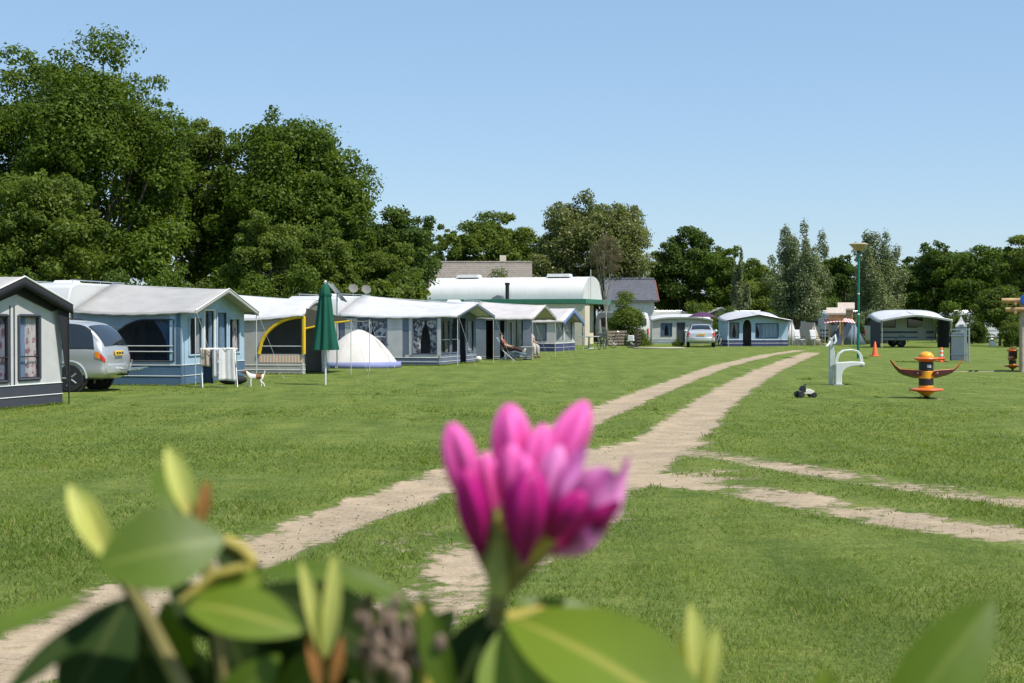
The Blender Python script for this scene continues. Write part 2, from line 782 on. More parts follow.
# grass blades standing on the lawn, thinning with distance
def grass_blades():
    rng = np.random.default_rng(3)
    P = []
    y = 4.0
    while y < 43.5:
        dy = max(0.25, y * 0.03)
        half = 0.40 * y + 1.2
        rho = 4200 * (6 / max(y, 6)) ** 1.9 * min(1.0, (44 - y) / 26)
        n = int(rho * dy * 2 * half)
        P.append(np.stack([rng.uniform(-half, half, n), rng.uniform(y, y + dy, n)], -1))
        y += dy
    P = np.concatenate(P)
    # longer tufts: scattered in the lawn and left standing round posts and tent walls
    nb_ = len(P)
    T2 = []
    for k in range(110):
        yy = rng.uniform(5.5, 34)
        cx_ = rng.uniform(-.38 * yy, .38 * yy)
        m_ = int(rng.integers(10, 34) * (1 if yy < 14 else .6))
        T2.append(np.stack([rng.normal(cx_, .05 + .05 * rng.random(), m_), rng.normal(yy, .06, m_)], -1))
    for (ax, ay), (bx, by) in (((-8.78, 28.35), (-9.6, 25.6)), ((-8.22, 36.15), (-10.9, 36.6)), ((-8.2, 36.15), (-7.5, 40.75)), ((-6.42, 44.25), (-9.2, 44.7)), ((-2.6, 52.6), (-6.3, 53.7)), ((-2.6, 52.6), (-1.4, 57.2)),
                               ((8.2, 36.85), (8.6, 36.85)), ((8.4, 40.3), (8.0, 40.3)), ((8.55, 30.45), (8.85, 30.4)), ((15.3, 63.9), (15.7, 63.9)), ((16.2, 45.9), (16.7, 45.9)), ((15.3, 57.9), (16.2, 57.4))):
        L_ = math.hypot(bx - ax, by - ay)
        m_ = int(130 * L_)
        t_ = rng.random(m_)
        T2.append(np.stack([ax + (bx - ax) * t_ + rng.normal(0, .05, m_), ay + (by - ay) * t_ + rng.normal(0, .05, m_)], -1))
    T2 = np.concatenate(T2)
    P = np.concatenate([P, T2])
    tall = np.arange(len(P)) >= nb_
    d = dirt_value(P[:, 0], P[:, 1])
    nz = vnoise(P[:, 0], P[:, 1], 1.4, 2.0)
    nz2 = vnoise(P[:, 0], P[:, 1], 0.45, 9.0)
    big = vnoise(P[:, 0], P[:, 1], 5.0, 4.0)
    keep = rng.random(len(P)) > np.clip((d + 0.35 * nz + .2 * big * (d > .1) - 0.12) / 0.42, 0, 0.997) * (d > 0.03)
    keep &= rng.random(len(P)) < 0.78 + 0.5 * nz + 0.3 * big
    keep |= tall & (d < .3)
    P, nz, nz2, d, tall = P[keep], nz[keep], nz2[keep], d[keep], tall[keep]
    n = len(P)
    ang = rng.uniform(0, 2 * np.pi, n)
    h = rng.uniform(0.013, 0.034, n) * (1 + 0.5 * nz) * (1 - 0.45 * np.clip(d, 0, 1))
    wd = np.maximum(0.0035, 0.00045 * P[:, 1]) * rng.uniform(0.7, 1.3, n)
    h *= np.clip(1.25 - P[:, 1] / 45, .45, 1)
    h = np.where(tall, rng.uniform(.03, .065, n), h)
    lean = rng.uniform(0.3, 1.3, n) * h * np.clip(.6 + P[:, 1] / 18, 1, 2.2)
    la = rng.uniform(0, 2 * np.pi, n)
    z0 = -0.005 + 0.0 * h
    c, s = np.cos(ang) * wd, np.sin(ang) * wd
    A = np.stack([P[:, 0] - c, P[:, 1] - s, z0], -1)
    B = np.stack([P[:, 0] + c, P[:, 1] + s, z0], -1)
    T = np.stack([P[:, 0] + lean * np.cos(la), P[:, 1] + lean * np.sin(la), h], -1)
    C = T + np.stack([c * .25, s * .25, np.zeros(n)], -1)
    Dv = T - np.stack([c * .25, s * .25, np.zeros(n)], -1)
    V = np.stack([A, B, C, Dv], 1).reshape(-1, 3)
    Q = np.arange(4 * n).reshape(-1, 4)
    v = np.clip(0.45 + 0.45 * nz2 + 0.3 * nz + rng.normal(0, 0.22, n), 0, 0.999)
    v = np.where(tall, np.clip(v - .22, 0, .8), v)
    v = np.where(rng.random(n) < 0.035, 0.99, np.minimum(v, .84))
    m = leaf_mat('lawn_grass', (0.100, 0.165, 0.026), (0.245, 0.305, 0.070), trans=0.45, rough=0.6, odd=(0.32, 0.27, 0.13))
    o = fast_mesh('grass', V, Q, m, v=v)
    stuff(o)
    tag(o, 'short mown green lawn grass on both sides of the sandy track', 'grass')


grass_blades()


def pebbles():
    rng = np.random.default_rng(12)
    n = 60000
    y = 5.5 + 26 * rng.random(n) ** 1.4
    x = rng.uniform(-.4, .4, n) * y
    d = dirt_value(x, y)
    k = (d > .55) & (rng.random(n) < .30)
    x, y = x[k], y[k]
    n = len(x)
    base = np.array([[1, 0, 0], [-1, 0, 0], [0, 1, 0], [0, -1, 0], [0, 0, 1], [0, 0, -1]], float)
    tri = np.array([[0, 2, 4], [2, 1, 4], [1, 3, 4], [3, 0, 4], [2, 0, 5], [1, 2, 5], [3, 1, 5], [0, 3, 5]])
    s = 0.004 + 0.011 * rng.random(n) ** 3
    a = rng.uniform(0, 6.28, n)
    V = base[None] * s[:, None, None] * rng.uniform(.6, 1.3, (n, 6, 1))
    V[:, :, 2] *= .6
    V[:, :, 0], V[:, :, 1] = V[:, :, 0] * np.cos(a)[:, None] - V[:, :, 1] * np.sin(a)[:, None], V[:, :, 0] * np.sin(a)[:, None] + V[:, :, 1] * np.cos(a)[:, None]
    V[:, :, 0] += x[:, None]
    V[:, :, 1] += y[:, None]
    V[:, :, 2] -= .028
    Q = (tri[None] + 6 * np.arange(n)[:, None, None]).reshape(-1, 3)
    o = fast_mesh('gravel', V.reshape(-1, 3), Q, mat('pebble', (.33, .28, .21), rough=.9, var=.4, scale=8))
    stuff(o)
    tag(o, 'loose small stones lying along the sandy wheel tracks', 'gravel')


pebbles()

# ------------------------------------------------------------------ trees and shrubs
LM = {
    'oak': leaf_mat('oak_leaves', (0.050, 0.094, 0.012), (0.150, 0.218, 0.030)),
    'deep': leaf_mat('dark_leaves', (0.040, 0.078, 0.014), (0.120, 0.180, 0.032)),
    'mid': leaf_mat('green_leaves', (0.068, 0.112, 0.017), (0.178, 0.236, 0.042)),
    'willow': leaf_mat('willow_leaves', (0.105, 0.145, 0.062), (0.250, 0.290, 0.150), trans=0.3),
    'chestnut': leaf_mat('chestnut_leaves', (0.070, 0.100, 0.026), (0.190, 0.220, 0.070), odd=(0.42, 0.40, 0.28)),
    'fresh': leaf_mat('fresh_leaves', (0.060, 0.105, 0.016), (0.155, 0.205, 0.038)),
    'bare': leaf_mat('budding_twigs', (0.105, 0.088, 0.060), (0.190, 0.160, 0.110)),
}
BARK = mat('bark', (0.10, 0.085, 0.068), rough=0.9, var=0.35, scale=5, bump=0.8, bscale=14)
BARKP = mat('pale_bark', (0.36, 0.34, 0.30), rough=0.85, var=0.3, scale=6, bump=0.4)
TREES = 'trees standing behind the campsite'
SHRUBS = 'shrubs growing between the trees and tents'


def leaves(blobs, n, size, rng, elong=0.55, upright=0.0):
    blobs = np.array(blobs)
    C, R = blobs[:, :3], blobs[:, 3:6]
    wgt = R[:, 0] * R[:, 2]
    pick = rng.choice(len(C), n, p=wgt / wgt.sum())
    d = rng.normal(size=(n, 3))
    d[:, 2] += 0.25
    d /= np.linalg.norm(d, axis=1)[:, None]
    rr = 0.35 + 0.72 * rng.random(n) ** 0.55
    rr *= 1 + 0.14 * rng.normal(size=n)
    p = C[pick] + d * R[pick] * rr[:, None]
    nrm = d * 0.7 + rng.normal(size=(n, 3)) * 0.55 + np.array([0, 0, 0.35])
    nrm /= np.linalg.norm(nrm, axis=1)[:, None]
    t = np.cross(nrm, rng.normal(size=(n, 3)))
    if upright:
        t = t * (1 - upright) + np.array([0, 0, 1.0]) * upright
        t -= nrm * (t * nrm).sum(1)[:, None]
    t /= np.linalg.norm(t, axis=1)[:, None] + 1e-9
    b = np.cross(nrm, t)
    s = size * rng.uniform(0.6, 1.35, n)
    t *= s[:, None]
    b *= (s * elong)[:, None]
    bend = nrm * (s * 0.22)[:, None]
    V = np.stack([p - t, p + b + bend, p + t, p - b + bend], 1).reshape(-1, 3)
    Q = np.arange(4 * n).reshape(-1, 4)
    bv = rng.uniform(0, 1, len(C))
    v = np.clip(0.16 + 0.52 * bv[pick] + rng.normal(0, 0.16, n), 0, 0.9)
    v = np.where(rng.random(n) < 0.08, 0.97, np.minimum(v, .86))
    return V, Q, v


def tree(name, label, px, Y, top, hw, kind, base=2.0, n=16000, size=0.17, nb=80, shape='round', trunk_r=None,
         bark=None, group=TREES, cat='tree', seed=0, gap=0.0, base_x=None):
    rng = np.random.default_rng(5000 + seed + int(px * 7 + Y))
    x0 = xat(px, Y)
    h = zat(top, Y)
    rx = hw / F * Y
    root = thing(name, label, cat, (x0, Y, 0), 0, group)
    zc = (base + h) / 2
    rz = (h - base) / 2
    blobs = []
    sd_ = rng.uniform(0, 50)
    if shape == 'round':
        for i in range(nb):
            d = rng.normal(size=3)
            d /= np.linalg.norm(d)
            f = rng.uniform(0.30, 1.0) ** 0.6
            wob = min(1.08, max(.70, 1 + 0.46 * noise.noise((d[0] * 1.6 + sd_, d[1] * 1.6, d[2] * 1.6))))
            br = rx * rng.uniform(0.15, 0.30)
            k = f * wob
            c = np.array([d[0] * (rx - br * .7) * k, d[1] * (rx - br * .7) * k, zc + d[2] * (rz - br * .55) * k])
            if rng.random() < gap:
                continue
            blobs.append([*c, br * rng.uniform(.85, 1.35), br * rng.uniform(.85, 1.35), br * rng.uniform(.5, .8)])
        for i in range(nb // 2):      # ragged sprigs along the outline
            d = rng.normal(size=3)
            d[2] = abs(d[2]) * 1.1 - .25
            d /= np.linalg.norm(d)
            wob = min(1.08, max(.70, 1 + 0.46 * noise.noise((d[0] * 1.6 + sd_, d[1] * 1.6, d[2] * 1.6))))
            k = rng.uniform(.86, 1.06) * wob
            br = rx * rng.uniform(.05, .11)
            blobs.append([d[0] * rx * .88 * k, d[1] * rx * .88 * k, zc + d[2] * rz * .90 * k, br * 1.2, br * 1.2, br])
    elif shape == 'spire':
        ns = max(5, nb // 8)
        for i in range(ns):
            a = rng.uniform(0, 2 * np.pi)
            q_ = rng.random() ** 0.5
            bx, by = q_ * rx * .78 * math.cos(a), q_ * rx * .78 * math.sin(a)
            tp = h - (q_ ** 1.5) * (h - base) * rng.uniform(0.1, 0.45) if i else h
            if i == 0:
                bx, by = -0.1 * rx, 0
            m_ = 7
            for j in range(m_):
                t = (j + .5) / m_
                z = base + (tp - base) * t
                wv = rx * (0.34 * (1 - t) ** 0.7 + 0.07)
                blobs.append([bx * (0.55 + .55 * t) + rng.normal(0, .12 * rx), by * (0.55 + .55 * t) + rng.normal(0, .12 * rx), z,
                              wv, wv, (tp - base) / m_ * .75])
    elif shape == 'bush':
        for i in range(nb):
            a = rng.uniform(0, 2 * np.pi)
            q_ = rng.random() ** 0.5
            z = base + (h - base) * rng.uniform(0.08, 0.92) * (1 - 0.55 * q_ ** 2)
            br = max(rx * rng.uniform(.22, .36), (h - base) * .12)
            blobs.append([q_ * rx * .85 * math.cos(a), q_ * rx * .85 * math.sin(a), z, br, br, br * .8])
    n, size = int(n * 2.5), size * .57
    V, Q, v = leaves(blobs, n, size, rng, upright=0.5 if shape == 'spire' else 0)
    V[:, 2] = np.maximum(V[:, 2], 0.03)
    fast_mesh('crown', V, Q, LM[kind], root, v)
    # trunk with limbs that reach into the crown
    tr = trunk_r or 0.022 * h
    mb = MB()
    lean = rng.normal(0, 0.02, 2) * h
    tipz = base + (h - base) * .62
    path = []
    for i in range(7):
        t = i / 6
        path.append((lean[0] * t + rng.normal(0, .02) * i * .3, lean[1] * t + rng.normal(0, .02) * i * .3, tipz * t - (.1 if i == 0 else 0)))
    mb.tube(path, [tr * (1.25 if i == 0 else 1 - .13 * i) for i in range(7)], 9)
    bl = sorted(blobs, key=lambda b_: -b_[3])
    for b_ in (bl[:14] if shape != 'bush' else bl[:6]):
        c = Vector(b_[:3])
        s = Vector(path[min(5, 2 + int(rng.integers(0, 4)))])
        if c.z < s.z:
            s = Vector(path[2])
        md = s.lerp(c, .5) + Vector((0, 0, -0.04 * h if c.z > s.z else .02 * h))
        mb.tube([s, md, c], [tr * .42, tr * .26, tr * .08], 6)
    mb.build('trunk', bark or BARK, root)
    return root


def shrub(label, px, Y, top, hw, kind, n=3500, size=0.11, base=0.0, seed=0):
    return tree('shrub', label, px, Y, top, hw, kind, base=base, n=n, size=size, nb=46, shape='bush', trunk_r=.05, group=SHRUBS, cat='shrub', seed=seed)


# left wood
tree('oak_tree', 'tall dark oak cut by the left frame edge', 14, 76, 46, 92, 'oak', n=26000, size=.19, nb=120, base=1.5)
tree('oak_tree', 'tallest broad dark oak rising above the silver people carrier', 98, 72, 37, 92, 'oak', n=34000, size=.18, nb=150, base=1.5)
tree('oak_tree', 'slimmer dark oak filling the right shoulder of the tallest oak', 158, 77, 98, 38, 'deep', n=12000, size=.18, nb=60, base=1.0)
tree('lime_tree', 'lighter layered tree low in front of the tallest oaks at the far left', 45, 62, 160, 62, 'mid', n=17000, size=.15, nb=90, base=0.8)
tree('poplar_tree', 'pale grey green tree with sky gaps between the two biggest oaks', 204, 80, 112, 42, 'mid', n=15000, size=.17, nb=150, base=3, gap=.08)
tree('oak_tree', 'big round oak rising over the curved yellow window awning', 284, 80, 110, 94, 'oak', n=32000, size=.19, nb=130, base=2.0, gap=.12)
tree('oak_tree', 'lower right flank oak behind the solar panel, beside the big round oak', 338, 78, 168, 42, 'oak', n=12000, size=.17, nb=60, base=1.0)
tree('birch_tree', 'yellow green feathery tree in front of the big round oak', 268, 64, 208, 44, 'mid', n=14000, size=.13, nb=70, base=.6)
tree('birch_tree', 'soft green small tree behind the closed green parasol', 325, 68, 222, 36, 'mid', n=9500, size=.13, nb=55, base=.6)
tree('oak_tree', 'round dark tree left of the white arched roof building', 388, 84, 196, 54, 'deep', n=18000, size=.18, nb=90, base=1.2)
tree('hawthorn_tree', 'greyish green tree low in front of the round dark tree beside the arched roof', 390, 76, 236, 36, 'mid', n=12000, size=.13, nb=70, base=.6)
tree('oak_tree', 'dark tree peeping out below the gap between the biggest oaks', 222, 84, 218, 34, 'deep', n=9000, size=.17, nb=50, base=.5)
tree('oak_tree', 'tree left of the frame behind the first awning', -130, 70, 60, 80, 'oak', n=14000, size=.2, nb=80, base=1.5)
# behind the building
tree('oak_tree', 'airy oak behind the brown tiled roof', 496, 132, 208, 50, 'mid', n=17000, size=.24, nb=85, base=2.5, gap=.2)
tree('oak_tree', 'small dark tree between the round dark tree and the airy oak', 452, 128, 222, 32, 'mid', n=8000, size=.22, nb=45, base=2.0)
tree('chestnut_tree', 'large pale flowering chestnut above the right end of the arched roof', 594, 122, 190, 60, 'chestnut', n=34000, size=.21, nb=150, base=2.0)
tree('chestnut_tree', 'lower left skirt of pale chestnut foliage beside the roof hatch', 545, 118, 255, 26, 'chestnut', n=7000, size=.2, nb=40, base=2.0)
tree('oak_tree', 'dark rounded tree right of the flowering chestnut', 684, 128, 224, 40, 'deep', n=17000, size=.22, nb=80, base=1.0)
tree('maple_tree', 'dark tree stepping down right of the dark rounded tree', 724, 126, 244, 34, 'oak', n=10000, size=.2, nb=60, base=.8)
tree('birch_tree', 'slim light green tree left of the blue awning with arched door', 741, 118, 252, 13, 'willow', n=4500, size=.17, nb=40, base=.8, shape='spire')
tree('maple_tree', 'low green tree behind the blue awning with arched door', 762, 124, 260, 36, 'mid', n=9500, size=.19, nb=55, base=.6)
tree('willow_tree', 'grey green upright willow with a visible trunk, right of the blue awning', 797, 104, 224, 34, 'willow', n=17000, size=.14, nb=110, base=1.9, shape='spire', trunk_r=.26)
tree('oak_tree', 'dark tree seen in the gap behind the green lamp post', 845, 135, 252, 28, 'deep', n=8000, size=.22, nb=50, base=.8)
tree('willow_tree', 'grey green willow beside the green lamp post, above the orange cone', 880, 112, 234, 36, 'willow', n=17000, size=.15, nb=110, base=1.0, shape='spire')
tree('oak_tree', 'dark pointed tree behind the white canopy caravan', 934, 132, 241, 40, 'deep', n=14000, size=.22, nb=75, base=.8)
tree('oak_tree', 'dark tree right of the dark pointed tree', 980, 128, 243, 42, 'oak', n=13000, size=.22, nb=70, base=.8)
tree('maple_tree', 'light green tree in the top right corner of the tree line', 1022, 112, 234, 30, 'mid', n=12000, size=.18, nb=65, base=.8)
tree('maple_tree', 'small fresh green tree behind the wooden play tower', 1000, 96, 282, 30, 'fresh', n=9000, size=.13, nb=55, base=.7)
tree('oak_tree', 'broad tree right of the frame behind the play tower', 1095, 120, 226, 46, 'oak', n=10000, size=.24, nb=60, base=.8)
tree('bare_birch_tree', 'thin bare pale stemmed birch at the right corner of the arched roof building', 607, 97, 232, 20, 'bare', n=5500, size=.05, nb=40, base=4.2,
     trunk_r=.07, bark=BARKP)
# shrubs and hedge growth
shrub('light green bush behind the caravan of the first awning', 28, 48, 268, 34, 'fresh', 3500)
shrub('yellow green bush above the silver people carrier', 118, 50, 264, 30, 'fresh', 3500)
shrub('dark hedge bush above the blue awning roof', 165, 56, 255, 34, 'oak', 4500)
shrub('green bush behind the blue awning gable', 212, 58, 262, 30, 'mid', 4500)
shrub('dark bush behind the arched yellow window awning', 258, 60, 266, 30, 'oak', 4500)
shrub('dark bush left of the solar panel', 306, 62, 262, 26, 'oak', 4500)
shrub('dark bush right of the solar panel', 352, 66, 260, 26, 'deep', 4500)
shrub('dark bush at the left foot of the arched roof', 404, 74, 266, 20, 'deep', 4500)
shrub('dark bush at the far left behind the first awning', -20, 52, 240, 40, 'oak', 4500)
shrub('yellow green bush poking above the middle of the arched roof', 502, 112, 266, 34, 'fresh', 4500, .14)
shrub('tall dense bush at the right corner of the cream building', 627, 99, 287, 17, 'mid', 7500, .11)
shrub('rough low bush in the hedge right of the cream building', 640, 97, 331, 12, 'fresh', 1500, .08)
shrub('round green bush above the white distant awnings', 700, 116, 300, 26, 'mid', 3500, .15)
shrub('dark bush behind the silver saloon car', 730, 112, 304, 20, 'oak', 3500, .14)
shrub('small tall grass clump left of the silver saloon car', 678, 94.5, 338, 6, 'fresh', 700, .07)
shrub('green bush left of the willow trunk', 775, 116, 300, 22, 'oak', 3500, .14)
shrub('dark bush behind the red striped canopy', 826, 120, 290, 22, 'deep', 3500, .14)
shrub('grey green bush at the foot of the lamp post willow', 866, 107, 306, 16, 'willow', 3000, .11)
shrub('dark bush behind the right end of the canopy caravan', 950, 112, 300, 20, 'oak', 3500, .14)
shrub('dark bush between the canopy caravan and the grey board', 972, 106, 308, 16, 'deep', 3000, .11)
shrub('fresh green bush left of the wooden play tower post', 1012, 92, 312, 14, 'fresh', 2800, .09)

# more of the tree line at the right, and the hedges at the foot of the woods
tree('oak_tree', 'dark tree filling the gap between the two grey green willows', 826, 138, 258, 32, 'oak', n=9000, size=.22, nb=55, base=.5)
tree('oak_tree', 'mid green tree low behind the roof of the distant blue awning', 745, 140, 262, 34, 'deep', n=9000, size=.22, nb=55, base=.5)
tree('oak_tree', 'dark tree between the lamp post willow and the dark pointed tree', 908, 140, 254, 30, 'deep', n=9000, size=.22, nb=55, base=.5)
tree('oak_tree', 'dark tree directly above the grey play board', 957, 142, 250, 34, 'deep', n=9000, size=.22, nb=55, base=.5)
tree('oak_tree', 'dark round tree above the left end of the play tower beam', 1003, 140, 245, 36, 'oak', n=9000, size=.22, nb=55, base=.5)


def hedge(label, px0, px1, Y, top, kind, n, size, dy=1.2, group='hedges at the foot of the trees'):
    rng = np.random.default_rng(int(9000 + px0 + Y))
    x0, x1 = xat(px0, Y), xat(px1, Y)
    root = thing('hedge', label, 'hedge', ((x0 + x1) / 2, Y, 0), 0, group)
    h = zat(top, Y)
    blobs = []
    L = x1 - x0
    for i in range(int(L * 3.5)):
        x = rng.uniform(-L / 2, L / 2)
        hh = h * (1 + .22 * noise.noise((x * .35, Y, 0)))
        br = rng.uniform(.5, .9)
        blobs.append([x, rng.normal(0, dy * .4), rng.uniform(.2, max(.4, hh - br * .6)), br, br, br * .8])
    V, Q, v = leaves(blobs, n, size, rng)
    V[:, 2] = np.maximum(V[:, 2], .03)
    fast_mesh('foliage', V, Q, LM[kind], root, v)
    mb = MB()
    for x in np.linspace(-L / 2 + .5, L / 2 - .5, max(3, int(L / 2))):
        mb.tube([(x, 0, -.1), (x + rng.normal(0, .1), rng.normal(0, .1), h * .6), (x + rng.normal(0, .3), rng.normal(0, .2), h * .85)], [.06, .04, .015], 6)
    mb.build('stems', BARK, root)


hedge('tall dark mixed hedge behind the caravans of the left row', -110, 250, 67, 266, 'oak', 26000, .13)
hedge('tall mixed hedge running behind the slate blue awning to the arched roof', 250, 420, 72, 268, 'mid', 17000, .13)
hedge('dark hedge behind the distant awnings and the silver saloon car', 640, 830, 142, 302, 'deep', 14000, .2)
hedge('dark hedge behind the canopy caravan and the play tower', 830, 1080, 144, 300, 'deep', 17000, .2)

# ------------------------------------------------------------------ cloth shelters (awnings)
WHITE = mat('white_lacquer', (0.72, 0.72, 0.70), rough=0.3, var=0.05, scale=3, spec=0.5)
ALU = mat('aluminium', (0.55, 0.56, 0.57), rough=0.35, metal=0.9, var=0.1)
POLE = mat('pale_steel_pole', (0.62, 0.62, 0.60), rough=0.4, metal=0.3, var=0.1)
DARKMETAL = mat('dark_metal', (0.035, 0.037, 0.04), rough=0.45, metal=0.4, var=0.2)
RUBBER = mat('rubber', (0.022, 0.022, 0.024), rough=0.75, var=0.25, scale=12)
GLASS = mat('dark_glass', (0.016, 0.02, 0.024), rough=0.04, var=0.1, spec=0.9)
ROPE = mat('guy_rope', (0.55, 0.53, 0.48), rough=0.8)
VIN = vinyl('clear_window_film', (0.88, 0.9, 0.93), .88)
VINDARK = vinyl('dark_window_film', (0.6, 0.65, 0.75), .8, (0.015, 0.022, 0.035))
NETW = fabric('white_net_curtain', (0.78, 0.77, 0.76), .45)
CURB = fabric('blue_curtain', (0.38, 0.52, 0.70), .4)
FLORAL = blotchy('floral_curtain', (0.16, 0.15, 0.20), (0.80, 0.77, 0.76), 9, .50)
FLORALP = blotchy('pink_floral_curtain', (0.68, 0.62, 0.60), (0.42, 0.20, 0.20), 9, .56)
BEIGE = fabric('beige_curtain', (0.45, 0.40, 0.33), .3)
INTER = mat('tent_interior_clutter', (0.10, 0.09, 0.085), rough=0.9, var=.5, scale=3)


def strip_wall(mb, fn, u0, u1, zb, ztop, holes=(), n=10, which='wall'):
    us = {round(u0 + (u1 - u0) * i / n, 4) for i in range(n + 1)}
    for h in holes:
        for i in range(9 if callable(h['hi']) else 2):
            us.add(round(h['u0'] + (h['u1'] - h['u0']) * i / (8 if callable(h['hi']) else 1), 4))
    us = sorted({min(max(u, u0), u1) for u in us if u0 - 1e-3 <= u <= u1 + 1e-3})

    def ev(x, u):
        return x(u) if callable(x) else x
    for a, b in zip(us[:-1], us[1:]):
        if b - a < 2e-4:
            continue
        m = (a + b) / 2
        hs = sorted([h for h in holes if h['u0'] <= m <= h['u1']], key=lambda h: ev(h['lo'], m))
        spans = []
        la, lb = ev(zb, a), ev(zb, b)
        for h in hs:
            spans.append((la, lb, ev(h['lo'], a), ev(h['lo'], b), 'wall', None))
            spans.append((ev(h['lo'], a), ev(h['lo'], b), ev(h['hi'], a), ev(h['hi'], b), 'hole', h))
            la, lb = ev(h['hi'], a), ev(h['hi'], b)
        spans.append((la, lb, ev(ztop, a), ev(ztop, b), 'wall', None))
        for za, zb_, ta, tb, k, h in spans:
            if k != which and not (isinstance(which, dict) and h is which):
                continue
            if max(ta - za, tb - zb_) < 1e-4:
                continue
            mb.add([fn(a, za), fn(b, zb_), fn(b, tb), fn(a, ta)], [(0, 1, 2, 3)])


def arch(u0, u1, z0, z1):
    """arched head between springing height z0 and crown z1"""
    def f(u):
        t = min(1, max(-1, (u - (u0 + u1) / 2) / ((u1 - u0) / 2)))
        return z0 + (z1 - z0) * math.sqrt(max(0, 1 - t * t))
    return f


def outline(h, fn, off=0.0, n=16):
    lo, hi = h['lo'], h['hi']

    def ev(x, u):
        return x(u) if callable(x) else x
    us = [h['u0'] + (h['u1'] - h['u0']) * i / n for i in range(n + 1)]
    pts = [fn(u, ev(lo, u)) for u in us] + [fn(u, ev(hi, u)) for u in reversed(us)]
    pts.append(pts[0])
    return pts


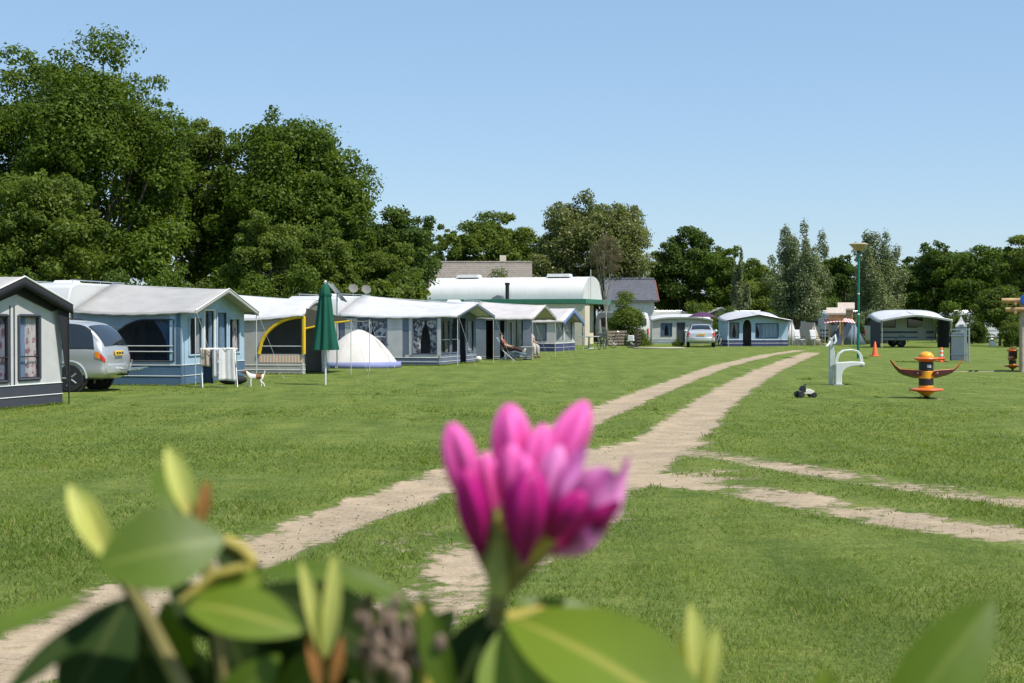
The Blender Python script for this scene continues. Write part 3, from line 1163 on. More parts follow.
def awning(label, P0, P1, D, he, hr, heb, hrb, roof_m, wall_m, skirt_m, trim_m, o=0.3, inset=0.05, side_holes=(), front_holes=(),
           skirt=0.38, p=1.0, pb=1.0, pole_m=None, cat='awning', name='caravan_awning', group='caravan awnings pitched on the grass',
           front_m=None, panels=(), far_side=True, side=True, piping_m=None, drop=0.10, porch_side=None, front=True,
           side_panels=(), back_m=None, guys=True, sag=0.06, band=0.12, back=True):
    P0, P1 = Vector(P0), Vector(P1)
    d = P1 - P0
    W = d.length
    root = thing(name, label, cat, (P0.x, P0.y, 0), math.atan2(d.y, d.x), group)
    pole_m = pole_m or POLE
    piping_m = piping_m or WHITE

    def zr(x, y):
        t = min(1, max(0, y / D))
        s = abs(2 * x / W - 1)
        pp = p + (pb - p) * t
        a = he + (heb - he) * t
        b = hr + (hrb - hr) * t
        sg = sag * math.sin(math.pi * t) * (1 - (1 - s) * .3)
        if s > 1:
            return a - (s - 1) * (b - a) * pp - sg
        return a + (b - a) * (1 - s ** pp) - sg
    ov = 0.09
    mb = MB()

    def rf(u, v):
        x = -ov + (W + 2 * ov) * u
        y = -o + (D + o) * v
        return (x, y, zr(x, y) + 0.012)
    mb.sheet(rf, 24, 10)
    # hanging edges along both eaves
    for xe in (-ov, W + ov):
        mb.sheet(lambda u, v, xe=xe: (xe + (0.006 if xe > 0 else -0.006), -o + (D + o) * u,
                                      zr(xe, -o + (D + o) * u) + 0.01 - drop * v - 0.012 * v * math.sin(u * 40)), 24, 1)
    mb.build('roof', roof_m, root, solid=0.008)
    # coloured band along the front edge of the roof
    mb = MB()
    mb.sheet(lambda u, v: (-ov + (W + 2 * ov) * u, -o - 0.01, zr(-ov + (W + 2 * ov) * u, -o) + 0.02 - band * v), 24, 1)
    mb.build('verge_band', trim_m, root, solid=0.006)
    mb = MB()
    mb.tube([(-ov + (W + 2 * ov) * i / 24, -o - 0.014, zr(-ov + (W + 2 * ov) * i / 24, -o) + 0.025) for i in range(25)], 0.018, 6)
    mb.build('verge_piping', piping_m, root)

    def wall(nm, fn, u0, u1, top, holes, m, pan=(), inward=(0, 1, 0)):
        w_ = MB()
        strip_wall(w_, fn, u0, u1, 0.0, top, holes, 12)
        wo = w_.build(nm, m, root, solid=0.006, smooth=0)
        iv = Vector(inward)
        sk = MB()
        strip_wall(sk, lambda u, z: Vector(fn(u, z)) - iv * 0.012, u0, u1, 0.0, skirt, [h for h in holes if not callable(h['lo']) and h['lo'] < skirt - .05], 6)
        if skirt > 0:
            sk.build('mud_skirt', skirt_m, wo, solid=0.004, smooth=0)
            pi = MB()
            for zz in (skirt, skirt * .48):
                gaps = [h for h in holes if not callable(h['lo']) and h['lo'] < zz]
                pts = [u0]
                for g_ in sorted(gaps, key=lambda g_: g_['u0']):
                    pts += [g_['u0'], g_['u1']]
                pts.append(u1)
                for a, b in zip(pts[::2], pts[1::2]):
                    pi.tube([Vector(fn(a, zz)) - iv * 0.02, Vector(fn(b, zz)) - iv * 0.02], 0.010, 5)
            pi.build('piping', piping_m, wo)
        for u_a, u_b, z_a, z_b, pm in pan:
            q_ = MB()
            strip_wall(q_, lambda u, z: Vector(fn(u, z)) - iv * 0.01, u_a, u_b, z_a, z_b, (), 2)
            q_.build('panel', pm, wo, solid=0.004, smooth=0)
        for h in holes:
            kind = h.get('kind', 'window')
            hh = dict(h)
            hm = MB()
            strip_wall(hm, lambda u, z: Vector(fn(u, z)) + iv * 0.012, h['u0'], h['u1'], 0, top, [hh], 4, which=hh)
            if kind == 'open':
                continue
            wn = hm.build('window' if kind == 'window' else 'door', h.get('m', VIN), wo)
            fr = MB()
            ol = outline(h, lambda u, z: Vector(fn(u, z)) - iv * 0.012)
            if h.get('open_foot'):
                ol = ol[17:] + [Vector(fn(h['u0'], h['lo'])) - iv * 0.012]
                ol = [Vector(fn(h['u0'] - .07, h['lo'] - .3)) - iv * .012] + ol[::-1][1:-1] if False else ol
            fr.tube(ol, h.get('fr', 0.022), 6)
            fr.build('frame', h.get('fm', skirt_m), wo)
            bars = h.get('bars', 0)
            if bars:
                bb = MB()
                zl = h['lo'](.5 * (h['u0'] + h['u1'])) if callable(h['lo']) else h['lo']
                for z in bars:
                    us_ = [h['u0'] + (h['u1'] - h['u0']) * i / 20 for i in range(21)]
                    ok = [u for u in us_ if (h['hi'](u) if callable(h['hi']) else h['hi']) > z]
                    bb.tube([Vector(fn(ok[0], z)) - iv * 0.016, Vector(fn(ok[-1], z)) - iv * 0.016], 0.014, 6)
                bb.build('cross_bar', pole_m, wo)
            for (a, b, spread, cm) in h.get('curtains', ()):
                # a gathered curtain: hangs between u fractions a..b at the top, narrows to spread at the foot
                cb = MB()
                ua = h['u0'] + (h['u1'] - h['u0']) * a
                ub = h['u0'] + (h['u1'] - h['u0']) * b
                lo = h['lo'](ua + .01) if callable(h['lo']) else h['lo']
                hi = max((h['hi'](ua * .7 + ub * .3), h['hi'](ua * .3 + ub * .7))) if callable(h['hi']) else h['hi']

                def cf(u, v, ua=ua, ub=ub, lo=lo, hi=hi, spread=spread):
                    k = 1 - (1 - abs(spread)) * math.sin(min(1, v * 1.25) * math.pi / 2) if abs(spread) < 1 else 1
                    U = (ua + (ub - ua) * u * k) if spread > 0 else (ub - (ub - ua) * (1 - u) * k)
                    zt = hi - 0.02
                    if callable(h['hi']):
                        zt = min(zt, h['hi'](U) - 0.01)
                    z = zt + (lo + 0.04 - zt) * v
                    return Vector(fn(U, z)) + iv * (0.07 + 0.025 * math.sin(u * 34 + v * 2))
                cb.sheet(cf, 28, 6)
                cb.build('curtain', cm, wo)
        return wo
    if side:
        wall('side_wall', lambda u, z: (0.0, u, z), porch_side if porch_side is not None else inset, D,
             lambda u: zr(0, u) - 0.005, list(side_holes), wall_m, side_panels, (1, 0, 0))
    if far_side:
        wall('side_wall', lambda u, z: (W, u, z), inset, D, lambda u: zr(W, u) - 0.005, [], wall_m, (), (-1, 0, 0))
    if front:
        wall('front_wall', lambda u, z: (u, inset, z), 0.0, W, lambda u: zr(u, inset) - 0.005, list(front_holes), front_m or wall_m, panels, (0, 1, 0))
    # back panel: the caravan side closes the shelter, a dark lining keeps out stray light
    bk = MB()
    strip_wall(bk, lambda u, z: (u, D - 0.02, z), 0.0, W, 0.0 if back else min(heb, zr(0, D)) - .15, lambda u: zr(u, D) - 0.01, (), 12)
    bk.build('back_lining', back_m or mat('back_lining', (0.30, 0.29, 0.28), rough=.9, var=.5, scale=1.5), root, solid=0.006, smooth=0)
    # frame poles at the porch edge
    for x in (0.0, W):
        pm = MB()
        pm.tube([(x, -o + .03, 0), (x, -o + .03, zr(x, -o) - 0.01)], 0.013, 8)
        pm.build('pole', pole_m, root)
    pm = MB()
    pm.tube([(W / 2, -o + .03, zr(W / 2, -o) - 0.02), (W / 2, D - .05, zr(W / 2, D) - 0.03)], 0.016, 8)
    pm.build('ridge_pole', pole_m, root)
    if guys:
        for x, dx in ((0, -.45), (W, .45)):
            gm = MB()
            gm.tube([(x, -o, zr(x, -o)), (x + dx * .4, -o - .7, 0.0)], 0.0035, 5)
            gm.tube([(x + dx * .4, -o - .7, 0.10), (x + dx * .42, -o - .75, -0.05)], 0.006, 5)
            gm.build('guy_rope', ROPE, root)
    return root, W, zr


def furnish(root, W, D, seed):
    pass


# dimension helper: distance along the side wall (from the front corner) at which a pixel column cuts it
def side_u(P0, P1, px):
    P0, P1 = Vector(P0), Vector(P1)
    d = (P1 - P0).normalized()
    n = Vector((-d.y, d.x))
    k = (px - 512) / F
    return (k * P0.y - P0.x) / (n.x - k * n.y)


def front_u(P0, P1, px):
    P0, P1 = Vector(P0), Vector(P1)
    d = (P1 - P0).normalized()
    k = (px - 512) / F
    return (k * P0.y - P0.x) / (d.x - k * d.y)


ROOFG = fabric('pale_grey_roof_cloth', (0.41, 0.40, 0.385), .12)
ROOFW = fabric('white_roof_cloth', (0.60, 0.60, 0.60), .15)
ROOFP = fabric('rosy_white_roof_cloth', (0.57, 0.535, 0.52), .15)
WALLG = fabric('white_grey_wall_cloth', (0.60, 0.60, 0.595), .2)
CHAR = fabric('charcoal_cloth', (0.055, 0.06, 0.075), .03)
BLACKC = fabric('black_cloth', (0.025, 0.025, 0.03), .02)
BLUEG = fabric('blue_grey_cloth', (0.31, 0.385, 0.45), .15)
BLUED = fabric('deep_blue_cloth', (0.085, 0.15, 0.235), .05)
BLUEP = fabric('pale_blue_cloth', (0.40, 0.54, 0.66), .12)
SLATE = fabric('slate_blue_cloth', (0.15, 0.18, 0.245), .12)
NAVY = fabric('navy_cloth', (0.055, 0.07, 0.15), .05)
GREYC = fabric('warm_grey_cloth', (0.47, 0.45, 0.42), .2)
OLIVEG = fabric('olive_grey_cloth', (0.13, 0.128, 0.10), .25)
YELL = fabric('yellow_cloth', (0.80, 0.52, 0.03), .1)
TANSTR = striped('tan_striped_cloth', (0.62, 0.56, 0.46), (0.55, 0.40, 0.26), 3.2, 'y', third=(0.62, 0.30, 0.22))
BLUESTR = striped('blue_striped_curtain', (0.22, 0.33, 0.50), (0.62, 0.68, 0.74), 3.5, 'x')

# --- first awning, cut by the left frame edge
d1 = Vector((0.283, 0.959))
P1b = Vector((-8.78, 28.35))
P1a = P1b - d1 * 2.95
fu = lambda px: front_u(P1a, P1b, px)
awning('grey and white awning with charcoal skirt, cut by the left frame edge', P1a, P1b, 2.6, 1.95, 2.42, 2.0, 2.6,
       ROOFG, WALLG, CHAR, BLACKC, o=0.16, inset=0.03, skirt=0.42, band=.2, pole_m=DARKMETAL,
       front_holes=[
           dict(u0=fu(19.5), u1=fu(40.5), lo=0.52, hi=1.72, m=VIN, fm=CHAR, fr=.035, bars=(0.95,),
                curtains=((0.0, .5, .85, CURB), (0.42, 1.0, -.8, FLORALP))),
           dict(u0=fu(-20), u1=fu(9), lo=0.50, hi=1.72, m=VINDARK, fm=CHAR, fr=.035, bars=(0.95,),
                curtains=((.75, 1.0, -.9, FLORALP),)),
       ],
       guys=False, panels=[(fu(10.5), fu(11.6), 0.0, 1.9, CHAR), (fu(14.6), fu(15.8), 0.0, 1.9, CHAR)])

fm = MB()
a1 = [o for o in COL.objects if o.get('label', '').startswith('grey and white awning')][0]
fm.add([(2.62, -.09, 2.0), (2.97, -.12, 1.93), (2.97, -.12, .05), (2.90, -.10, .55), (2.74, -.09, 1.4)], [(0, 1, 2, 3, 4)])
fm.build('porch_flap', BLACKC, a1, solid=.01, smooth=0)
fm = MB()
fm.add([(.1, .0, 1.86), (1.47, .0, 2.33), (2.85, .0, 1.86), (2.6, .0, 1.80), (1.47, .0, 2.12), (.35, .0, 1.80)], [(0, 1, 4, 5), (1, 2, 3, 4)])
fm.build('gable_shade_panel', BLACKC, a1, solid=.01, smooth=0)  # black panels painting the roof overhang's shade onto the gable

# --- second awning: long dark window, pale blue porch
P2a, P2b = Vector((-8.22, 36.2)), Vector((-7.5, 40.75))
su = lambda px: side_u(P2a, P2b, px)
fu = lambda px: front_u(P2a, P2b, px)
u_l, u_r = su(124), su(174)


def curve2(u):
    t = (u - u_r) / (su(112) - u_r)
    return 1.66 - 0.42 * max(0, t - 0.45) ** 2 / 0.3


a2 = awning('blue awning with pale grey roof, big dark side window and gabled porch', P2a, P2b, 2.9, 1.88, 2.46, 1.9, 2.62,
            ROOFG, BLUEG, BLUED, ROOFG, o=0.36, inset=0.03, skirt=0.52, drop=.06,
            side_holes=[dict(u0=u_r, u1=su(108), lo=0.62, hi=curve2, m=VINDARK, fm=CHAR, fr=.02, bars=(1.0, 0.86),
                             curtains=((0.0, .32, .35, CURB),))],
            side_panels=[(0.06, 0.16, 0.0, 1.85, BLUED), (0.2, 0.34, 0.0, 1.85, BLUEP)],
            front_m=BLUEP,
            front_holes=[
                dict(u0=.45, u1=1.35, lo=0.75, hi=1.72, m=VIN, fm=BLUEP, fr=.03, curtains=((0, .4, .8, NETW), (.7, 1, -.8, NETW))),
                dict(u0=1.5, u1=2.25, lo=0.75, hi=1.92, m=VIN, fm=WHITE, fr=.03, curtains=((0, .5, .8, NETW), (.75, 1, -.8, CURB))),
                dict(u0=2.45, u1=3.2, lo=0.75, hi=1.88, m=VIN, fm=BLUEP, fr=.03, curtains=((.5, 1, -.8, CURB), (0, .4, .7, NETW))),
                dict(u0=3.35, u1=4.2, lo=0.75, hi=1.70, m=VIN, fm=BLUEP, fr=.03, curtains=((0, .25, .8, CURB), (.6, 1, -.8, FLORALP))),
            ])

# --- third awning: warm grey, yellow edged arch window, raised door canopy
P3a, P3b = Vector((-6.42, 44.3)), Vector((-6.0, 47.3))
su = lambda px: side_u(P3a, P3b, px)
uL, uR = su(259), su(304)


def arc3(u):
    t = min(1, max(0, (uL - u) / (uL - uR)))
    return 0.62 + 1.14 * math.sqrt(max(0, 1 - (1 - t) ** 2.2)) ** 1.1


a3, W3, zr3 = awning('warm grey tent awning with white roof and yellow edged arched window', P3a, P3b, 3.0, 1.86, 2.28, 1.72, 2.5,
                     ROOFW, GREYC, GREYC, ROOFW, o=0.06, inset=0.02, skirt=0.28, p=1.6, pb=1.5, drop=.05, guys=False,
                     side_holes=[dict(u0=uR, u1=uL, lo=0.62, hi=arc3, m=VINDARK, fm=YELL, fr=.055, open_foot=True, bars=(0.86,))],
                     side_panels=[(uR, uL, 0.36, 0.58, TANSTR)],
                     front_holes=[dict(u0=.4, u1=2.3, lo=0.0, hi=1.75, m=VINDARK, kind='open')], front_m=GREYC)
cv = MB()
cv.sheet(lambda u, v: (0.05 + 2.6 * u, 0.0 - 1.5 * v, 2.15 - 0.50 * v - 0.10 * math.sin(math.pi * v) - .35 * (1 - v) * abs(2 * u - 1) ** 1.6 - .05 * math.sin(u * math.pi) * v), 14, 10)
cv.build('door_canopy', OLIVEG, a3, solid=.008)
cv = MB()
cv.tube([(0.04, -.12, 1.40), (0.04, -.8, 1.55), (0.05, -1.48, 1.63)], .032, 6)
cv.build('canopy_edge', YELL, a3)
cv = MB()
cv.sheet(lambda u, v: (0.045, -.12 - 1.36 * u, 1.40 + .23 * u ** .8 + (.62 - .3 * u - (.40 + .1) * .0) * v * (1 - u) ** .5), 10, 4)
cv.build('canopy_cheek', OLIVEG, a3, solid=.006, smooth=0)
for x in (0.15, 2.55):
    pm = MB()
    pm.tube([(x, -1.5, 0), (x, -1.5, 1.68)], .012, 8)
    pm.tube([(x, -1.5, 1.66), (x + (-.2 if x < 1 else .2), -2.1, 0)], .004, 5)
    pm.build('pole', POLE, a3)

# --- fourth awning: white roof, slate blue walls
P4a, P4b = Vector((-2.62, 52.7)), Vector((-1.38, 57.3))
su = lambda px: side_u(P4a, P4b, px)
awning('slate blue awning with wide white roof, white door panels and floral curtains', P4a, P4b, 3.9, 1.84, 2.28, 1.9, 2.62,
       ROOFW, SLATE, SLATE, SLATE, o=0.7, inset=0.05, skirt=0.30, drop=.07,
       side_holes=[dict(u0=su(437), u1=su(413), lo=0.42, hi=1.68, m=VIN, fm=SLATE, fr=.02, curtains=((0, .5, .55, FLORAL), (.5, 1, -.55, FLORAL))),
                   dict(u0=su(386.5), u1=su(358), lo=0.55, hi=1.66, m=VIN, fm=SLATE, fr=.02, bars=(1.05,), curtains=((0, .5, .9, FLORAL), (.5, 1, -.9, FLORAL)))],
       side_panels=[(su(402.5), su(387.5), 0.30, 1.72, WALLG), (su(412.8), su(409), 0.3, 1.74, WALLG), (su(441), su(437.4), 0.3, 1.74, WALLG), (su(357.5), su(345), .3, 1.74, WALLG),
                    (su(440), su(405), 0.30, .40, WALLG)],
       front_holes=[dict(u0=.3, u1=1.3, lo=0.45, hi=1.66, m=VIN, fm=SLATE, bars=(.95,), curtains=((0, .4, .7, BEIGE), (.6, 1, -.7, BEIGE))),
                    dict(u0=1.5, u1=2.3, lo=0.45, hi=1.75, m=VIN, fm=SLATE, bars=(.95,), curtains=((0, .5, .7, FLORAL),)),
                    dict(u0=2.6, u1=3.4, lo=0.02, hi=1.75, m=VINDARK, kind='open'),
                    dict(u0=3.6, u1=4.4, lo=0.45, hi=1.66, m=VIN, fm=SLATE, curtains=((0, 1, 1, NETW),))])

# --- fifth awning: rosy white roof, open side
P5a, P5b = Vector((0.56, 61.2)), Vector((1.66, 66.2))
su = lambda px: side_u(P5a, P5b, px)
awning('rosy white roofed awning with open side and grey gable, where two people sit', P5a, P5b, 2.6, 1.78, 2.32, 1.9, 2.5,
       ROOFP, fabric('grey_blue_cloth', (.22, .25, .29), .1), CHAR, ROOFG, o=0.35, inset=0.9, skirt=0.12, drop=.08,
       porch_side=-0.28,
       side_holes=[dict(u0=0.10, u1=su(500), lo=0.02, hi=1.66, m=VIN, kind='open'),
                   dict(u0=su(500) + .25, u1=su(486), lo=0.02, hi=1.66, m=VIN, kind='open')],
       front_m=fabric('grey_blue_cloth', (.22, .25, .29), .1), back_m=mat('shaded_lining', (.10, .10, .10), rough=.9, var=.5, scale=2),  # lining colour darkened to paint the shade inside the open awning
       front_holes=[dict(u0=.5, u1=1.5, lo=0.5, hi=1.62, m=VIN, fm=NETW, curtains=((0, 1, 1, NETW),)),
                    dict(u0=1.8, u1=2.6, lo=0.5, hi=1.75, m=VIN, fm=NETW, curtains=((0, 1, 1, NETW),)),
                    dict(u0=2.9, u1=3.8, lo=0.5, hi=1.7, m=VIN, fm=NETW, curtains=((0, 1, 1, NETW),))])

# --- sixth awning: blue gable
P6a, P6b = Vector((2.35, 78.6)), Vector((3.62, 82.9))
awning('white fronted awning with blue gable roof beside the cream building', P6a, P6b, 3.4, 1.68, 2.34, 1.75, 2.4,
       ROOFP, fabric('pinkish_wall_cloth', (0.62, 0.58, 0.58), .1), NAVY, fabric('royal_blue_cloth', (0.13, 0.19, 0.34), .05), band=.34, o=0.5, inset=0.04, skirt=0.42, drop=.1,
       front_m=WALLG, side_holes=[dict(u0=.5, u1=1.6, lo=.6, hi=1.5, m=VIN, curtains=((0, 1, 1, NETW),))],
       front_holes=[dict(u0=.4, u1=1.9, lo=0.55, hi=1.65, m=VIN, fm=NETW, bars=(1.1,), curtains=((0, 1, 1, NETW),)),
                    dict(u0=2.1, u1=3.9, lo=0.55, hi=1.65, m=VIN, fm=NETW, bars=(1.1,), curtains=((0, 1, 1, NETW),))])

# --- far awnings facing the camera
p = gnd(722.5, 346.3)
p.x += .32
P7a, P7b = Vector((p.x, p.y)), Vector((p.x + 4.05, p.y + .35))
fu = lambda px: front_u(P7a, P7b, px)
awning('distant pale blue awning with dark arched door at the end of the track', P7a, P7b, 2.6, 1.72, 2.08, 1.95, 2.34,
       fabric('grey_white_roof_cloth', (0.50, 0.50, 0.53), .08), BLUEP, NAVY, CHAR, o=0.35, inset=0.05, skirt=0.42, pb=3.0, front_m=BLUEP,
       front_holes=[dict(u0=fu(730), u1=fu(739), lo=.55, hi=1.55, m=VIN, fm=NAVY, curtains=((0, .5, .6, NETW), (.5, 1, -.6, NETW))),
                    dict(u0=fu(743), u1=fu(751.5), lo=0.02, hi=arch(fu(743), fu(751.5), 1.35, 1.75), m=VINDARK, kind='open'),
                    dict(u0=fu(756), u1=fu(778.5), lo=.55, hi=1.5, m=VIN, fm=NAVY, bars=(), curtains=((0, .32, -.5, BLUESTR), (.3, 1, 1, BLUESTR)))])
p = gnd(874, 347.8)
p.x += .42
P8a, P8b = Vector((p.x, p.y)), Vector((p.x + 4.3, p.y + .1))
awning('open fronted white canopy stretched over a caravan behind the orange cone', P8a, P8b, 2.4, 1.72, 2.03, 2.12, 2.36,
       fabric('bluish_white_roof_cloth', (0.52, 0.53, 0.56), .06), CHAR, CHAR, ROOFW, o=0.3, inset=0.1, skirt=0.0, p=1.35, pb=4.0, front=False, drop=.16,
       cat='canopy', name='caravan_canopy', back=False)
p = gnd(652, 343.5)
P9a, P9b = Vector((p.x, p.y)), Vector((p.x + 4.4, p.y - .2))
fu = lambda px: front_u(P9a, P9b, px)
awning('distant white awning with blue curtained window left of the silver saloon car', P9a, P9b, 2.6, 1.75, 1.95, 2.0, 2.2,
       ROOFW, WALLG, BLUEG, ROOFW, o=0.15, inset=0.05, skirt=0.32, p=3, pb=3, front_m=WALLG,
       front_holes=[dict(u0=fu(661), u1=fu(672), lo=.55, hi=1.5, m=VIN, fm=SLATE, curtains=((0, .5, .6, CURB), (.5, 1, -.6, CURB))),
                    dict(u0=fu(677), u1=fu(685), lo=.05, hi=1.55, m=VINDARK, fm=SLATE, kind='door', curtains=((0, 1, 1, BEIGE),))])
p = gnd(692, 342)
P10a, P10b = Vector((p.x, p.y)), Vector((p.x + 4.6, p.y - .3))
awning('far white tent roof rising between the saloon car and the trees', P10a, P10b, 3.0, 1.8, 2.75, 1.9, 2.8,
       ROOFW, WALLG, BLUEG, ROOFW, o=0.2, inset=0.05, skirt=0.2, front_m=WALLG,
       front_holes=[dict(u0=1.2, u1=2.4, lo=.5, hi=1.6, m=VIN, fm=SLATE, curtains=((0, 1, 1, NETW),))])

# --- caravans ------------------------------------------------------------------
BODYW = mat('caravan_white', (0.58, 0.58, 0.565), rough=0.35, var=0.06, scale=1.5, coat=.1)
BODYG = mat('caravan_grey_green', (0.40, 0.44, 0.42), rough=0.3, var=0.06, scale=1.5)
STRB = mat('caravan_blue_stripe', (0.05, 0.09, 0.16), rough=0.35)
STRG = mat('caravan_grey_stripe', (0.30, 0.32, 0.34), rough=0.35)
REDL = mat('red_lamp', (0.55, 0.02, 0.015), rough=0.15, spec=.8)
ORL = mat('orange_lamp', (0.75, 0.22, 0.02), rough=0.15, spec=.8)
CARAVANS = 'caravans parked behind their awnings'


def wheel(parent, c, r, wd, axis='y', rim=None):
    R = Matrix.Rotation(math.pi / 2, 3, 'X') if axis == 'y' else Matrix.Rotation(math.pi / 2, 3, 'Y')
    t = MB()
    t.lathe([(r * .62, -wd / 2), (r * .93, -wd / 2), (r, -wd * .32), (r, wd * .32), (r * .93, wd / 2), (r * .62, wd / 2)], 28, c, R)
    w_ = t.build('wheel', RUBBER, parent)
    h = MB()
    h.lathe([(0.001, -wd * .40), (r * .2, -wd * .42), (r * .5, -wd * .43), (r * .64, -wd * .47), (r * .66, 0), (r * .64, wd * .47), (r * .5, wd * .43), (r * .2, wd * .42), (0.001, wd * .40)], 28, c, R)
    for k in range(5):
        a = 2 * math.pi * k / 5
        for s in (-1, 1):
            p0 = R @ Vector((math.cos(a) * r * .15, math.sin(a) * r * .15, s * wd * .43))
            p1 = R @ Vector((math.cos(a) * r * .6, math.sin(a) * r * .6, s * wd * .45))
            h.tube([Vector(c) + p0, Vector(c) + p1], r * .075, 6)
    h.build('rim', rim or ALU, w_)
    return w_


def caravan(label, loc, rz, L=4.4, W=2.1, H=2.5, body=None, stripe=None, windows=2, red=False, vent=True, hitch=1):
    root = thing('caravan', label, 'caravan', loc, rz, CARAVANS)
    body = body or BODYW
    z0 = .42
    prof = [(-L / 2 + .12, z0), (L / 2 - .10, z0), (L / 2, z0 + .25), (L / 2 + .04, 1.25), (L / 2 - .12, H - .32), (L / 2 - .34, H - .08), (L / 2 - .7, H),
            (-L / 2 + .6, H - .02), (-L / 2 + .26, H - .12), (-L / 2 + .06, H - .5), (-L / 2, 1.2), (-L / 2 + .02, z0 + .25)]
    m = MB()
    m.prism(prof, 'y', -W / 2, W / 2)
    m.build('body', body, root, bevel=.05)
    if vent:
        v = MB()
        v.box((-.3, 0, H + .04), (.7, .5, .09), taper=(.85, .85))
        v.build('roof_vent', WHITE, root, bevel=.015)
        v = MB()
        for yy in (-W / 2 + .25, W / 2 - .25):
            v.tube([(-L / 2 + .7, yy, H + .06), (L / 2 - .9, yy, H + .06)], .015, 6)
            for xx in (-L / 2 + .8, 0, L / 2 - 1.0):
                v.tube([(xx, yy, H - .02), (xx, yy, H + .06)], .012, 6)
        v.build('roof_rail', ALU, root)
    for s in (-1, 1):
        if stripe:
            q_ = MB()
            q_.box((0, s * (W / 2 + .004), .95), (L * .96, .008, .14))
            q_.box((0, s * (W / 2 + .004), .62), (L * .96, .008, .08))
            q_.build('stripe', stripe, root)
        for k in range(windows):
            x = -L / 2 + L * (k + .6) / (windows + .35)
            q_ = MB()
            q_.box((x, s * (W / 2 + .012), 1.58), (.95 if k else .8, .03, .58))
            wn = q_.build('window', GLASS, root, bevel=.04)
            q_ = MB()
            q_.box((x, s * (W / 2 + .004), 1.58), (1.05 if k else .9, .02, .68))
            q_.build('frame', DARKMETAL, wn, bevel=.03)
        wheel(root, (-.15, s * (W / 2 - .12), .31), .31, .19)
        ar = MB()
        pts = [(-.15 + .42 * math.cos(a), s * (W / 2 + .006), .31 + .42 * math.sin(a)) for a in [math.pi * i / 10 for i in range(11)]]
        ar.tube(pts, .03, 6)
        ar.build('wheel_arch', STRG, root)
    q_ = MB()
    q_.box((1.15, -(W / 2 + .01), 1.28), (.56, .025, 1.62))
    dr = q_.build('door', body, root, bevel=.03)
    q_ = MB()
    q_.box((1.33, -(W / 2 + .03), 1.25), (.1, .03, .05))
    q_.build('handle', DARKMETAL, dr)
    for e in (-1, 1):
        q_ = MB()
        q_.box((e * (L / 2 + .02), 0, 1.62), (.05, W * .72, .5), rot=Matrix.Rotation(-e * .1, 3, 'Y'))
        q_.build('window', GLASS, root, bevel=.03)
    for yy in (-W / 2 + .16, W / 2 - .16):
        q_ = MB()
        q_.box((-L / 2 - .005, yy, .92), (.05, .13, .42))
        q_.build('tail_light', REDL, root, bevel=.02)
    q_ = MB()
    q_.tube([(L / 2 - .1, -.5, .42), (L / 2 + 1.1, 0, .45)], .03, 6)
    q_.tube([(L / 2 - .1, .5, .42), (L / 2 + 1.1, 0, .45)], .03, 6)
    q_.tube([(L / 2 + 1.0, 0, .45), (L / 2 + 1.0, 0, .0)], .025, 6)
    q_.build('drawbar', DARKMETAL, root)
    return root


def behind(Pa, Pb, D, along=0.5, gap=0.05, W=2.1):
    d = (Pb - Pa)
    n = Vector((-d.y, d.x)).normalized()
    c = Pa + d * along + n * (D + gap + W / 2)
    return (c.x, c.y, 0), math.atan2(d.y, d.x)


l_, r_ = behind(P1a, P1b, 2.6, .5)
caravan('white caravan behind the first grey awning at the left edge', l_, r_, L=4.0, stripe=STRG)
l_, r_ = behind(P2a, P2b, 2.9, .48)
caravan('white caravan with roof rails behind the blue awning, nose hidden by the silver car', l_, r_, L=4.9, H=2.62, stripe=STRG)
l_, r_ = behind(P3a, P3b, 3.0, .5)
caravan('white caravan behind the yellow arched window awning', l_, r_, L=3.8, H=2.52)
l_, r_ = behind(P4a, P4b, 3.9, .5)
caravan('white caravan behind the slate blue awning', l_, r_, L=5.0, H=2.6, stripe=STRB)
l_, r_ = behind(P5a, P5b, 2.6, .5)
caravan('white caravan behind the open sided rosy awning', l_, r_, L=4.6, H=2.5, stripe=STRG)
l_, r_ = behind(P6a, P6b, 3.4, .5)
caravan('white caravan behind the blue gable awning', l_, r_, L=4.0, H=2.4)
l_, r_ = behind(P7a, P7b, 2.6, .58)
caravan('white caravan behind the distant arched door awning', l_, r_, L=3.0, H=2.3)
l_, r_ = behind(P8a, P8b, 2.35, .5, gap=0.05, W=2.1)
caravan('grey green caravan with dark stripe under the open white canopy', l_, r_, L=4.0, H=2.2, body=BODYG, stripe=STRB, vent=False)
p = gnd(641, 344)
caravan('white caravan showing its red tail lights beside the dark wooden fence', (p.x - 1.2, p.y + 2.2, 0), math.radians(118), L=4.2, H=2.35, stripe=STRG)
p = gnd(700, 341.6)
caravan('white caravan far behind the silver saloon car', (p.x - 3, p.y + 6, 0), math.radians(10), L=5.0, H=2.3, stripe=STRG)
p = gnd(1003, 343.5)
caravan('white caravan half hidden behind the fresh green tree at the right', (p.x, p.y + 4, 0), math.radians(12), L=4.6, H=2.3, stripe=STRG)
p = gnd(822, 343)
caravan('white caravan left of the red striped canopy', (p.x, p.y + 5, 0), math.radians(-35), L=4.4, H=2.3, stripe=STRB)

